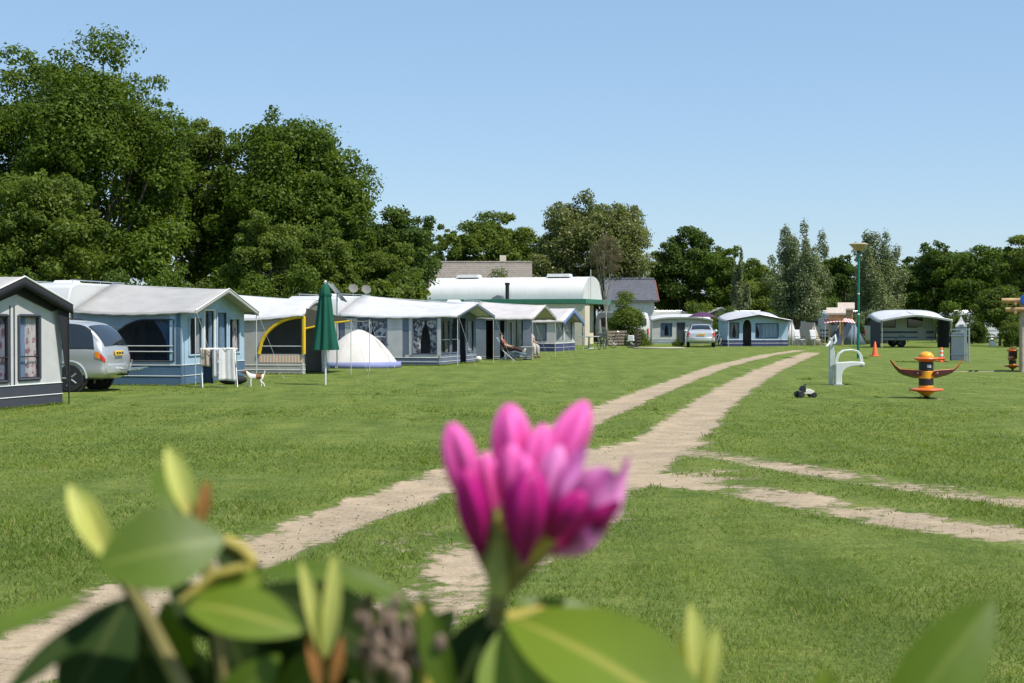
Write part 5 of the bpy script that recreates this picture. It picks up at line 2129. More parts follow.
def person(label, loc, rz, J, shirt, trousers, hair_m, shoe_m, hair_long=False):
    """J: joint positions in local metres"""
    t = thing('person', label, 'person', loc, rz)
    g = {k: Vector(v) for k, v in J.items()}
    V, E, R = [], [], []
    ix = {}

    def put(k, v, r):
        ix[k] = len(V)
        V.append(v)
        R.append(r)
    put('pelvis', g['pelvis'], (.115, .085))
    put('waist', g['pelvis'].lerp(g['chest'], .5), (.10, .075))
    put('chest', g['chest'], (.115, .085))
    put('neck', g['neck'], .052)
    put('head', g['head'] - (g['head'] - g['neck']).normalized() * .02, .078)
    put('crown', g['head'] + (g['head'] - g['neck']).normalized() * .075, .07)
    E += [(0, 1), (1, 2), (2, 3), (3, 4), (4, 5)]
    for s in ('l', 'r'):
        put(s + 'sh', g[s + 'sh'], .055)
        put(s + 'el', g[s + 'el'], .041)
        put(s + 'wr', g[s + 'wr'], .026)
        E += [(ix['chest'], ix[s + 'sh']), (ix[s + 'sh'], ix[s + 'el']), (ix[s + 'el'], ix[s + 'wr'])]
        put(s + 'hip', g[s + 'hip'], .075)
        put(s + 'kn', g[s + 'kn'], .058)
        put(s + 'an', g[s + 'an'], .038)
        put(s + 'toe', g[s + 'toe'], .032)
        E += [(ix['pelvis'], ix[s + 'hip']), (ix[s + 'hip'], ix[s + 'kn']), (ix[s + 'kn'], ix[s + 'an']), (ix[s + 'an'], ix[s + 'toe'])]
    side = (g['lsh'] - g['rsh'])
    for s in ('l', 'r'):
        hand(V, E, R, g[s + 'wr'], ix[s + 'wr'], g[s + 'wr'] - g[s + 'el'], side if s == 'r' else -side)
    skin('body', V, E, R, SKIN, t, 0, 1)
    # clothes grown round the same joints
    sv = [g['pelvis'].lerp(g['chest'], .1), g['pelvis'].lerp(g['chest'], .5), g['chest'], g['chest'].lerp(g['neck'], .6), g['lsh'], g['lsh'].lerp(g['lel'], .75), g['rsh'], g['rsh'].lerp(g['rel'], .75)]
    skin('shirt', sv, [(0, 1), (1, 2), (2, 3), (2, 4), (4, 5), (2, 6), (6, 7)], [(.20, .155), (.185, .145), (.20, .155), .10, .10, .085, .10, .085], shirt, t, 1, 1)
    tv = [g['pelvis'], g['lhip'], g['lkn'], g['lkn'].lerp(g['lan'], .9), g['rhip'], g['rkn'], g['rkn'].lerp(g['ran'], .9)]
    skin('trousers', tv, [(0, 1), (1, 2), (2, 3), (0, 4), (4, 5), (5, 6)], [(.20, .155), .135, .098, .075, .135, .098, .075], trousers, t, 0, 1)
    for s in ('l', 'r'):
        d = (g[s + 'toe'] - g[s + 'an'])
        skin('shoe', [g[s + 'an'] - d * .25, g[s + 'an'] + d * .3, g[s + 'toe'] + d * .25], [(0, 1), (1, 2)], [.045, .046, .036], shoe_m, t, 0, 1)
    up = (g['head'] - g['neck']).normalized()
    fw = Vector(J['face']).normalized()
    fw = (fw - up * fw.dot(up)).normalized()
    sd2 = up.cross(fw)
    Rm = Matrix((fw, sd2, up)).transposed()
    m = MB()
    m.ell(g['head'] + up * .045 - fw * .022, (.088, .088, .095), 14, 10, Rm)
    if hair_long:
        m.ell(g['head'] - up * .05 - fw * .06, (.05, .075, .11), 12, 8, Rm)
    m.build('hair', hair_m, t)
    m = MB()
    m.ell(g['head'] + fw * .085 - up * .005, (.02, .013, .022), 8, 6, Rm)
    m.build('nose', SKIN, t)
    for s in (-1, 1):
        m = MB()
        m.ell(g['head'] + fw * .072 + sd2 * s * .03 + up * .022, (.008, .011, .007), 8, 6, Rm)
        m.build('eye', BLACKC, t)
        m = MB()
        m.ell(g['head'] + sd2 * s * .08, (.018, .009, .03), 8, 6, Rm)
        m.build('ear', SKIN, t)
    m = MB()
    m.ell(g['head'] + fw * .074 - up * .04, (.008, .022, .005), 8, 6, Rm)
    m.build('mouth', mat('lips', (.36, .13, .11), rough=.5), t)
    return t


pc = Vector((-.22, 60.3, 0))
rcl = recliner('blue grey reclining chair beside the open awning, with a person lying in it', pc, math.radians(-8))
px_person = person('person in reddish brown top and dark trousers lying back in a reclining chair', pc, math.radians(-8),
       dict(pelvis=(-.0, 0, .52), chest=(-.20, 0, .86), neck=(-.26, 0, 1.06), head=(-.25, 0, 1.20), face=(1, -.15, -.15),
            lsh=(-.20, .19, .97), lel=(-.02, .27, .74), lwr=(.20, .24, .70), rsh=(-.20, -.19, .97), rel=(-.03, -.27, .74), rwr=(.19, -.20, .68),
            lhip=(.02, .09, .53), lkn=(.46, .11, .60), lan=(.84, .09, .42), ltoe=(.90, .09, .55), rhip=(.02, -.09, .53), rkn=(.46, -.10, .60), ran=(.84, -.08, .42), rtoe=(.90, -.08, .55)),
       fabric('red_brown_cotton', (.22, .075, .05), .03), fabric('dark_trouser_cloth', (.06, .035, .03), .02),
       mat('dark_brown_hair', (.03, .02, .015), rough=.6), mat('pale_shoe', (.62, .60, .58), rough=.6))


for o in (px_person, rcl):
    o.scale = (.86,) * 3


def camp_chair(label, loc, rz, cloth):
    t = thing('camping_chair', label, 'chair', loc, rz)
    m = MB()
    m.sheet(lambda u, v: (-.22 + .46 * u, -.25 + .5 * v, .44 - .03 * math.sin(math.pi * v)), 6, 6)
    m.build('seat', cloth, t, solid=.02)
    m = MB()
    m.sheet(lambda u, v: (-.23 - .14 * u, -.25 + .5 * v, .46 + .62 * u), 6, 4)
    m.build('backrest', cloth, t, solid=.02)
    for s in (-1, 1):
        for a, b in (((-.28, 0), (.22, .44)), ((.26, 0), (-.22, .46))):
            m = MB()
            m.tube([(a[0], s * .26, a[1]), (b[0], s * .26, b[1])], .011, 6)
            m.build('leg', ALU, t)
        m = MB()
        m.tube([(-.26, s * .28, .64), (.2, s * .28, .64)], .018, 6)
        m.build('armrest', DARKMETAL, t)
    return t


sit = Vector((.82, 63.7, 0))
camp_chair('camping chair under the grey gable with a person sitting in it', sit, math.radians(-50), SEATC)
person('person in pale pink top sitting upright under the grey gable', sit, math.radians(-50),
       dict(pelvis=(-.08, 0, .56), chest=(-.13, 0, .90), neck=(-.13, 0, 1.11), head=(-.11, 0, 1.25), face=(1, 0, -.05),
            lsh=(-.13, .18, 1.02), lel=(-.05, .25, .76), lwr=(.18, .18, .70), rsh=(-.13, -.18, 1.02), rel=(-.05, -.25, .76), rwr=(.18, -.16, .70),
            lhip=(-.05, .09, .55), lkn=(.36, .10, .56), lan=(.36, .10, .10), ltoe=(.50, .10, .05), rhip=(-.05, -.09, .55), rkn=(.36, -.10, .56), ran=(.36, -.10, .10), rtoe=(.50, -.10, .05)),
       fabric('pale_pink_cotton', (.64, .46, .42), .05), fabric('light_trousers', (.45, .42, .38), .05),
       mat('black_hair', (.02, .015, .012), rough=.6), mat('brown_shoe', (.12, .07, .04), rough=.6), True)
t = thing('camping_table', 'low folding table with things on it beside the reclining person', 'table', (.62, 60.75, 0), .2)
m = MB()
m.box((0, 0, .56), (.6, .45, .03))
m.build('table_top', GREYC, t, bevel=.006)
for sx in (-1, 1):
    for sy in (-1, 1):
        m = MB()
        m.tube([(sx * .26, sy * .18, .55), (-sx * .05 + sx * .3, sy * .2, 0)], .011, 6)
        m.build('leg', ALU, t)
t = thing('ball', 'white ball on the grass near the slate blue awning gable', 'ball', (*gnd(478.5, 361.5).xy, .11))
m = MB()
m.ell((0, 0, 0), (.13, .13, .11), 20, 14)
m.build('shell', mat('white_plastic_ball', (.72, .70, .66), rough=.4), t)
m = MB()
m.tube([(.131 * math.cos(a), .131 * math.sin(a), 0) for a in [2 * math.pi * i / 24 for i in range(25)]], .005, 5)
m.build('seam', GREYC, t)

# folding table and chairs by the cream building, bicycles, fence
p = gnd(589, 348.5)
t = thing('garden_table', 'grey garden table in front of the brown door of the cream building', 'table', (p.x, p.y, 0), .3)
m = MB()
m.lathe([(.62, .70), (.64, .715), (.64, .735), (.62, .75)], 28)
m.build('table_top', mat('grey_table', (.40, .42, .43), rough=.5), t)
m = MB()
m.lathe([(.30, 0), (.28, .04), (.06, .07), (.05, .65), (.2, .70)], 16)
m.build('pedestal', mat('grey_table', (.40, .42, .43)), t)
for nm, px_, lb in (('clothes_post', 583, 'thin dark post at the corner of the cream building'), ('clothes_post', 599.5, 'thin grey post by the brown door of the cream building')):
    p = gnd(px_, 346.5)
    t = thing(nm, lb, 'post', (p.x, p.y - .3, 0), group='thin posts in front of the cream building')
    m = MB()
    m.tube([(0, 0, 0), (0, 0, 1.75)], .04, 8)
    m.build('pole', DARKMETAL, t)
    m = MB()
    m.lathe([(.07, .6), (.10, .7), (.09, 1.1), (.05, 1.7), (.0, 1.8)], 12, ripple=lambda a, z: 1 + .2 * math.cos(5 * a))
    m.build('cover', fabric('grey_cover', (.25, .26, .25), .05), t)


def bicycle(label, loc, rz, col):
    t = thing('bicycle', label, 'bicycle', loc, rz, 'bicycles parked beside the cream building')
    R = Matrix.Rotation(math.pi / 2, 3, 'X')
    for x in (-.53, .55):
        m = MB()
        m.tube([(x + .33 * math.cos(a), 0, .345 + .33 * math.sin(a)) for a in [2 * math.pi * i / 28 for i in range(29)]], .020, 6, cap=False)
        w_ = m.build('wheel', RUBBER, t)
        m = MB()
        for k in range(8):
            a = math.pi * k / 8
            m.tube([(x - .32 * math.cos(a), 0, .345 - .32 * math.sin(a)), (x + .32 * math.cos(a), 0, .345 + .32 * math.sin(a))], .003, 4)
        m.build('spokes', ALU, w_)
    m = MB()
    m.tube([(-.53, 0, .345), (-.08, 0, .30), (.40, 0, .78)], .016, 6)
    m.tube([(-.53, 0, .345), (-.20, 0, .72), (.38, 0, .84)], .016, 6)
    m.tube([(-.08, 0, .30), (-.22, 0, .86)], .016, 6)
    m.tube([(.55, 0, .345), (.36, 0, .98)], .016, 6)
    m.build('frame', col, t)
    m = MB()
    m.tube([(.20, -.28, 1.0), (.33, -.22, 1.02), (.36, 0, 1.0), (.33, .22, 1.02), (.20, .28, 1.0)], .012, 6)
    m.build('handlebar', ALU, t)
    m = MB()
    m.ell((-.24, 0, .90), (.14, .08, .04))
    m.build('saddle', RUBBER, t)
    m = MB()
    m.box((-.52, 0, .72), (.36, .12, .02))
    m.build('carrier', DARKMETAL, t)
    return t


p = gnd(602, 349.5)
bicycle('bicycle leaning near the grey garden table by the cream building', (p.x, p.y, 0), math.radians(70), DARKMETAL)
p = gnd(622, 348)
b1 = bicycle('bicycle with white bags standing in front of the dense bush', (p.x, p.y, 0), math.radians(170), mat('dark_green_paint', (.02, .06, .04), rough=.35))
for s in (-1, 1):
    m = MB()
    m.box((-.55, s * .17, .60), (.40, .16, .36), taper=(.85, .8))
    m.build('pannier', fabric('white_bag_cloth', (.66, .65, .66), .05), b1, bevel=.04)


def fence(label, pa, pb, h, col, n=4, group=None):
    a, b = Vector(pa), Vector(pb)
    d = b - a
    L = d.length
    t = thing('fence', label, 'fence', (a.x, a.y, 0), math.atan2(d.y, d.x), group)
    for k in range(n + 1):
        m = MB()
        m.box((L * k / n, 0, h / 2), (.1, .1, h + .1))
        m.build('post', col, t, bevel=.01)
    m = MB()
    for k in range(5):
        m.box((L / 2, -.07, .15 + (h - .2) * k / 4), (L, .03, .13))
    m.build('board_panel', col, t)
    return t


GREYW = mat('weathered_wood', (.22, .18, .14), rough=.85, var=.35, scale=4)
DKW = mat('dark_stained_wood', (.055, .042, .035), rough=.8, var=.3, scale=5)
fence('weathered low fence behind the parked bicycles', gnd(607, 346.2).xy, gnd(628, 345.6).xy, 1.0, GREYW, 2)
fence('dark wooden slatted fence left of the white caravan with red lights', gnd(636, 347).xy, gnd(643, 345.0).xy, 1.05, DKW, 2)

# paving strip
a, b = gnd(633, 348.2), gnd(682, 348.0)
m = MB()
m.add([(a.x, a.y - 1.3, .03), (b.x, b.y - 1.9, .03), (b.x, b.y + .4, .03), (a.x, a.y + .5, .03)], [(0, 1, 2, 3)])
structure(m.build('path', mat('pale_paving', (.44, .39, .32), rough=.9, var=.15, scale=2), solid=.04))

# solar panel and aerial things above the roofs
p = at(337, 292, 49.5)
n_ = Vector((0, 0, 0))
t = thing('solar_panel', 'tilted grey solar panel on a mast behind the green parasol', 'solar panel', (p.x, p.y, 0), math.radians(25))
m = MB()
Rt = Matrix.Rotation(math.radians(50), 3, 'Y') @ Matrix.Rotation(math.radians(8), 3, 'X')
m.box((0, 0, p.z), (.78, .9, .035), rot=Rt)
m.build('panel', mat('solar_glass', (.30, .34, .42), rough=.12, spec=.8), t)
m = MB()
for s in (-1, 1):
    m.tube([Vector((0, 0, p.z)) + Rt @ Vector((-.39, s * .45, 0)), Vector((0, 0, p.z)) + Rt @ Vector((.39, s * .45, 0))], .018, 6)
    m.tube([Vector((0, 0, p.z)) + Rt @ Vector((s * .39, -.45, 0)), Vector((0, 0, p.z)) + Rt @ Vector((s * .39, .45, 0))], .018, 6)
m.build('frame', ALU, t)
m = MB()
m.tube([(0, 0, 0), (0, 0, p.z)], .025, 8)
m.build('mast', ALU, t)
for px_, lb, hh in ((353, 'left satellite dish on a mast above the slate blue awning roof', 289), (366, 'right satellite dish on a mast above the slate blue awning roof', 290)):
    p = at(px_, hh, 60)
    t = thing('satellite_dish', lb, 'satellite dish', (p.x, p.y, 0), math.radians(-70), 'satellite dishes above the awnings')
    m = MB()
    m.lathe([(.02, .0), (.12, .02), (.19, .06), (.20, .06), (.12, .04), (.02, .02)], 20, (0, 0, p.z), Matrix.Rotation(math.radians(62), 3, 'Y'))
    m.build('dish', mat('grey_dish', (.15, .15, .13), rough=.7), t)
    m = MB()
    m.tube([(0, 0, 0), (0, 0, p.z)], .022, 8)
    m.build('mast', ALU, t)

# ------------------------------------------------------------------ lamp post
p = gnd(858.3, 358.3)
zt = zat(243, p.y)
t = thing('street_lamp', 'green lamp post with a flat bowl shaped top beside the play seat', 'lamp post', (p.x, p.y, 0))
GRP = mat('green_post_paint', (.01, .17, .105), rough=.4, var=.1, scale=3)
m = MB()
m.tube([(0, 0, 0), (0, 0, 1.1)], .062, 14)
m.tube([(0, 0, 1.1), (0, 0, zt - .42)], .05, 14)
m.build('pole', GRP, t)
m = MB()
m.box((0, -.052, .8), (.07, .02, .28))
m.build('hatch', GRP, t, bevel=.005)
m = MB()
m.tube([(0, 0, zt - .42), (0, 0, zt - .33)], .085, 14)
m.build('collar', DARKMETAL, t)
m = MB()
m.lathe([(.09, zt - .34), (.18, zt - .31), (.34, zt - .13), (.36, zt - .09)], 28)
m.build('bowl', mat('amber_lamp_bowl', (.42, .30, .17), rough=.3, spec=.6), t)
m = MB()
m.lathe([(.37, zt - .10), (.43, zt - .07), (.43, zt - .05), (.30, zt - .005), (.001, zt + .01)], 28)
m.build('hood', mat('tan_lamp_hood', (.46, .37, .25), rough=.45), t)
for zz in (1.95, 2.85):
    m = MB()
    m.tube([(0, 0, zz - .03), (0, 0, zz + .03)], .054, 14)
    m.build('band', WHITE, t)

# ------------------------------------------------------------------ traffic cones
ORC = mat('orange_cone', (.78, .13, .03), rough=.5, var=.08, scale=4)


def cone(label, px, py, h, bands):
    p_ = gnd(px, py)
    t = thing('traffic_cone', label, 'traffic cone', (p_.x, p_.y, 0), .3, 'orange traffic cones on the play lawn')
    m = MB()
    m.box((0, 0, .018), (.36 * h / .6, .36 * h / .6, .036))
    m.build('base', ORC, t, bevel=.01)
    m = MB()
    m.lathe([(.14 * h / .6, .03), (.125 * h / .6, .07), (.03, h), (.02, h + .01), (.0, h + .01)], 24)
    c_ = m.build('body', ORC, t)
    for z0, z1 in bands:
        r0 = .131 * h / .6 + (.03 - .131 * h / .6) * (z0 - .05) / (h - .05)
        r1 = .131 * h / .6 + (.03 - .131 * h / .6) * (z1 - .05) / (h - .05)
        m = MB()
        m.lathe([(r0 + .004, z0), (r1 + .004, z1)], 24)
        m.build('reflective_band', mat('reflective_white', (.75, .72, .66), rough=.4), c_)
    return t


cone('plain orange cone standing right of the green lamp post', 875, 356.2, .68, [])
cone('orange and white banded cone behind the striped spinner', 941.5, 361.8, .58, [(.22, .32), (.40, .47)])

# ------------------------------------------------------------------ bee shaped spinners
YEL = mat('sun_yellow_plastic', (.80, .36, .025), rough=.4, var=.08, scale=4)
ORP = mat('orange_red_plastic', (.68, .14, .025), rough=.4, var=.08, scale=4)
BLK = mat('black_plastic', (.022, .02, .02), rough=.45, var=.2, scale=5)
MAR = mat('maroon_board', (.085, .02, .022), rough=.4, var=.2, scale=5)
p = gnd(926, 398.5)
bee = thing('bee_spinner', 'large black and yellow striped playground spinner with two upturned wings', 'spinner', (p.x, p.y, 0), math.radians(-4), 'striped playground spinners')
m = MB()
m.lathe([(.001, -.02), (.03, .0), (.045, .05), (.08, .09)], 24)
m.build('foot_spike', BLK, bee)
m = MB()
m.lathe([(.05, .05), (.14, .11), (.17, .14)], 28)
m.build('cone_base', YEL, bee)
m = MB()
m.lathe([(.15, .135), (.33, .165), (.355, .185), (.345, .205), (.20, .225), (.15, .23)], 36)
m.build('foot_ring', ORP, bee)
for z0, z1, mm in ((.225, .275, YEL), (.275, .42, BLK), (.42, .58, YEL), (.58, .77, BLK)):
    m = MB()
    m.lathe([(.145, z0 + .001), (.15, z0 + .008), (.15, z1 - .008), (.145, z1 - .001)], 32)
    m.build('body_band', mm, bee)
m = MB()
m.lathe([(.15, .77), (.17, .785), (.235, .815), (.245, .835), (.235, .85), (.15, .87)], 36)
m.build('hat_brim', ORP, bee)
m = MB()
m.lathe([(.15, .855), (.155, .88), (.135, .93), (.09, .965), (.04, .98), (.001, .983)], 30)
m.build('hat_crown', YEL, bee)
m = MB()
m.tube([(.2, 0, .83), (.38, .02, .835)], .028, 10)
m.build('hand_grip', ORP, bee)
m = MB()
m.box((.03, -.153, .68), (.08, .008, .06))
m.build('sticker', mat('white_sticker', (.70, .70, .72)), bee)
for s in (-1, 1):
    m = MB()
    cs = [(.12, .50, .085, .16), (.26, .515, .10, .13), (.44, .545, .075, .10), (.55, .575, .045, .075), (.64, .66, .035, .05), (.74, .80, .022, .03)]
    vs = []
    for (x, z, th, wy) in cs:
        tilt = .10
        for (dy, dz) in ((-wy, -th * .55), (wy, -th * .55), (wy, th * .45), (-wy, th * .45)):
            vs.append((s * x, dy, z + dz - dy * .25))
    fs = [(0, 1, 2, 3), (20, 21, 22, 23)]
    for i in range(5):
        for j in range(4):
            k2 = (j + 1) % 4
            fs.append((i * 4 + j, i * 4 + k2, i * 4 + 4 + k2, i * 4 + 4 + j))
    m.add(vs, fs)
    wg = m.build('wing', MAR, bee, bevel=.01)
    m = MB()
    m.tube([(s * c[0], -c[3] * .98, c[1] + c[2] * .5 + c[3] * .25) for c in cs], .008, 6)
    m.build('wing_edge', ORP, wg)
    m = MB()
    m.lathe([(.022, 0), (.022, .02), (.001, .022)], 12, (s * .2, -.125, .54), Matrix.Rotation(math.pi / 2, 3, 'X'))
    m.build('bolt', mat('pink_cap', (.55, .22, .25), rough=.4), wg)
p = gnd(1012.5, 370.5)
copy_thing(bee, (p.x, p.y, 0), math.radians(82), 'small striped playground spinner beside the wooden tower post', .8)

# ------------------------------------------------------------------ play seat with tube handle
p = gnd(837.8, 385)
WPL = mat('white_moulding', (.68, .69, .66), rough=.35, var=.06, scale=3)
t = thing('play_equipment', 'white curved arm play seat with tube handle and grey back post', 'play equipment', (p.x, p.y, 0), math.radians(-3))
m = MB()
k = 39.4
out = [(-.075, 0), (.085, 0), (.085, .26), (.12, .36), (.20, .43), (.33, .475), (.50, .495), (.62, .50), (.66, .52), (.66, .56), (.58, .585), (.40, .60), (.0, .58), (-.075, .55)]
m.prism(out, 'y', -.13, .13)
m.build('arm', WPL, t, bevel=.02)
m = MB()
m.box((.0, 0, .012), (.26, .34, .024))
m.build('foot_plate', ALU, t)
for s in (-.10, .10):
    m = MB()
    m.tube([(-.03, s, .50), (-.03, s, .66), (.03, s, .80), (.14, s, .875), (.34, s, .895), (.49, s, .86), (.57, s, .76), (.60, s, .62), (.61, s, .52)], .019, 8)
    m.build('tube_handle', WHITE, t)
m = MB()
m.box((.605, 0, .50), (.07, .30, .07))
m.build('bolt_block', mat('grey_cap', (.3, .31, .32), rough=.5), t, bevel=.015)
m = MB()
m.prism([(-.20, .0), (-.13, .0), (-.085, .62), (-.07, .8), (-.13, 1.16), (-.20, 1.22)], 'y', .02, .20)
m.build('back_post', mat('pale_grey_post', (.48, .52, .52), rough=.45), t, bevel=.015)
m = MB()
m.tube([(-.16, .1, 1.18), (-.22, .0, 1.05), (-.30, -.04, .98)], .028, 8)
m.tube([(-.14, .1, 1.16), (-.06, .05, 1.26), (-.05, .0, 1.12), (-.10, .0, 1.05)], .028, 8)
m.build('hand_grip', WHITE, t)

# ------------------------------------------------------------------ toy go-kart
p = gnd(806, 397.5)
t = thing('toy_tractor', 'small black and white toy ride on tractor lying on the lawn', 'toy tractor', (p.x, p.y, 0), math.radians(12))
for x, r in ((-.15, .07), (.14, .055)):
    for y in (-.11, .11):
        wheel(t, (x, y, r), r, .06, rim=BLK)
m = MB()
m.prism([(-.15, .08), (.16, .07), (.17, .14), (.05, .19), (-.02, .15), (-.13, .15)], 'y', -.06, .06)
m.build('body', mat('white_toy_plastic', (.68, .66, .58), rough=.4), t, bevel=.012)
m = MB()
m.prism([(-.12, .12), (-.02, .12), (-.05, .24), (-.09, .26), (-.14, .18)], 'y', -.07, .07)
m.build('seat', BLK, t, bevel=.012)
m = MB()
m.tube([(.0, 0, .15), (-.03, 0, .25)], .01, 6)
m.tube([(-.03 + .045 * math.cos(a) * .6, .05 * math.sin(a), .25 + .03 * math.cos(a)) for a in [2 * math.pi * i / 14 for i in range(15)]], .009, 6)
m.build('steering_wheel', BLK, t)

# ------------------------------------------------------------------ grey board between posts
p = gnd(958, 362)
t = thing('play_board', 'pale grey play board with dark edge between two metal posts behind the spinner', 'board', (p.x, p.y, 0), math.radians(-52))
m = MB()
m.box((0, 0, .62), (.62, .05, 1.12))
m.build('board', mat('pale_grey_board', (.40, .41, .44), rough=.5), t, bevel=.01)
m = MB()
m.box((-.33, .0, .62), (.04, .09, 1.14))
m.build('edge', BLK, t)
for x in (.38, .52):
    m = MB()
    m.tube([(x, -.02, -.05), (x, -.02, 1.36)], .036, 10)
    m.build('post', ALU, t)
m = MB()
for zz in (.3, 1.05, 1.3):
    m.tube([(-.33, -.045, zz), (.54, -.045, zz)], .022, 8)
m.build('rail', ALU, t)
p = gnd(961, 345.5)
t = thing('pavilion_tent', 'small pointed white tent top seen above the grey play board', 'tent', (p.x, p.y, 0), .5)
m = MB()
m.lathe([(.55, 1.28), (.50, 1.40), (.22, 1.66), (.08, 1.90), (.001, 2.02)], 4)
m.build('roof', ROOFW, t, smooth=0)
m = MB()
m.lathe([(.50, 0), (.52, 1.29)], 4)
m.build('wall', fabric('white_grey_tent', (.50, .51, .53), .05), t, smooth=0)
p = gnd(992.5, 346.3)
t = thing('white_container', 'small white plastic container on the grass below the green tree', 'container', (p.x, p.y, 0), .2)
m = MB()
m.box((0, 0, .17), (.33, .3, .34), taper=(1.08, 1.08))
m.build('tub', WHITE, t, bevel=.02)
m = MB()
m.box((0, 0, .355), (.39, .36, .03))
m.build('lid', WHITE, t, bevel=.008)

# ------------------------------------------------------------------ wooden play tower at the right edge
LOG = mat('peeled_log', (.46, .29, .14), rough=.7, var=.25, scale=5, bump=.3)
LOGP = mat('pale_log', (.40, .32, .235), rough=.75, var=.2, scale=5, bump=.3)
p = gnd(1022, 372.5)
t = thing('play_tower', 'wooden log play tower with horizontal beams cut by the right frame edge', 'play tower', (p.x, p.y, 0), math.radians(-19))
zt = zat(297, p.y)
for x, y in ((0, 0), (1.6, .1), (0, 1.5), (1.6, 1.6)):
    m = MB()
    m.tube([(x, y, -.1), (x, y, zt - .05)], .08, 12)
    m.build('post', LOGP, t)
for zz, x0 in ((zat(300.5, p.y), -.62), (zat(309.5, p.y), -.50)):
    for y in (-.1, 1.6):
        m = MB()
        m.tube([(x0, y, zz), (2.1, y + .05, zz)], .075, 12)
        m.build('beam', LOG, t)
    m = MB()
    m.tube([(-.2, -.3, zz - .09), (-.2, 1.8, zz - .09)], .05, 10)
    m.build('beam', LOG, t)
m = MB()
m.box((.8, .8, 1.25), (1.7, 1.6, .06))
m.build('platform', LOG, t)
m = MB()
m.lathe([(.001, 0), (.15, 0), (.17, .02), (.17, .05), (.15, .07), (.001, .07)], 24, (.10, -.27, zat(300, p.y)), Matrix.Rotation(math.pi / 2, 3, 'X'))
m.build('blue_disc', mat('blue_plastic', (.02, .12, .55), rough=.35), t)

# ------------------------------------------------------------------ far play houses, canopies, tents near the willow


def hut(label, px, py, w_, zb, zw, zr_, Y):
    x = xat(px, Y)
    t = thing('play_hut', label, 'play hut', (x, Y, 0), math.radians(-12), 'wooden play huts behind the willow')
    for sx in (-1, 1):
        for sy in (-1, 1):
            m = MB()
            m.box((sx * w_ * .45, sy * w_ * .45, zw / 2), (.12, .12, zw))
            m.build('post', LOG, t)
    m = MB()
    m.box((0, 0, (zb + zw) / 2), (w_, w_, zw - zb))
    m.build('cabin', LOG, t)
    m = MB()
    e = w_ * .68
    m.prism([(-e, zw - .12), (e, zw - .12), (e, zw + .0), (0, zr_), (-e, zw + .0)], 'x', -w_ * .65, w_ * .65)
    m.build('roof', mat('pale_board_roof', (.50, .42, .36), rough=.7), t)
    return t


hut('lower left wooden play hut with pale roof behind the red striped canopy', 836, 312, 1.0, zat(322, 100), zat(313, 100), zat(307.5, 100), 100)
hut('higher right wooden play hut beside the green lamp post', 846, 308, .9, zat(320, 103), zat(308.5, 103), zat(302.5, 103), 103)
p = gnd(837, 345.2)
REDST = striped('red_white_striped_cloth', (.62, .10, .10), (.70, .66, .64), 1.6, 'x')
t = thing('sun_canopy', 'red and white striped sun canopy over the dark car by the lamp post', 'canopy', (p.x, p.y, 0), math.radians(-6))
m = MB()
m.sheet(lambda u, v: (-.95 + 2.1 * u, -.9 + 1.8 * v, 1.50 + .28 * v + .12 * math.sin(math.pi * u)), 12, 6)
m.build('roof', REDST, t, solid=.02)
for x in (-.9, 1.1):
    for y in (-.85, .85):
        m = MB()
        m.tube([(x, y, 0), (x, y, 1.55 + (.22 if y > 0 else 0))], .02, 6)
        m.build('pole', POLE, t)
for px_, py_, hgt, wd_, lb, mm in ((808, 345.3, 1.55, 1.3, 'tan ridge tent in the shade right of the willow trunk', fabric('tan_tent', (.50, .42, .33), .15)),
                                   (786, 344.6, 1.75, 1.3, 'white ridge tent at the right flank of the blue awning', fabric('white_tent', (.66, .65, .64), .15)),
                                   (848, 344.6, 1.6, 2.0, 'blue grey trailer tent behind the lamp post', fabric('steel_blue_tent', (.16, .21, .28), .05))):
    p = gnd(px_, py_)
    t = thing('ridge_tent', lb, 'tent', (p.x, p.y, 0), math.radians(14))
    m = MB()

    def slope(u, v, s=1):
        return (s * wd_ / 2 * (1 - v) * (1 - .06 * math.sin(math.pi * v)), -1.0 + 2.0 * u, .02 + hgt * v)
    for s in (-1, 1):
        m.sheet(lambda u, v, s=s: slope(u, v, s), 8, 8)
    m.build('fly_sheet', mm, t)
    for y in (-.97, .97):
        m = MB()
        m.add([(-wd_ / 2 * .97, y, .02), (wd_ / 2 * .97, y, .02), (0, y, hgt * .98)], [(0, 1, 2)])
        m.build('end_panel', mm, t, solid=.01)
    m = MB()
    m.tube([(0, -1.02, 0), (0, -1.02, hgt)], .02, 6)
    m.build('pole', POLE, t)
for px_, py_, lb in ((800, 346, 'white garden chair in the shade left of the tan ridge tent'), (816, 346.3, 'pale garden chair in the shade right of the tan ridge tent')):
    p = gnd(px_, py_)
    camp_chair(lb, (p.x, p.y, 0), math.radians(-60), fabric('pale_chair_cloth', (.60, .60, .60), .1))['group'] = 'garden chairs behind the play lawn'
p = gnd(717, 347)
bicycle('bicycle parked between the silver saloon car and the distant blue awning', (p.x + .1, p.y + .6, 0), math.radians(60), ALU)['group'] = 'bicycles parked beside the cream building'
p = gnd(708.5, 346.0)
t = thing('garden_parasol', 'small dark purple open parasol behind the silver saloon car', 'parasol', (p.x, p.y + 3, 0))
m = MB()
m.lathe([(1.0, 1.95), (.7, 2.1), (.3, 2.25), (.001, 2.32)], 16)
m.build('canopy', fabric('plum_cloth', (.09, .04, .09), .05), t, solid=.01)
m = MB()
m.tube([(0, 0, 0), (0, 0, 2.3)], .02, 6)
m.build('pole', POLE, t)

# ------------------------------------------------------------------ rhododendron in the foreground


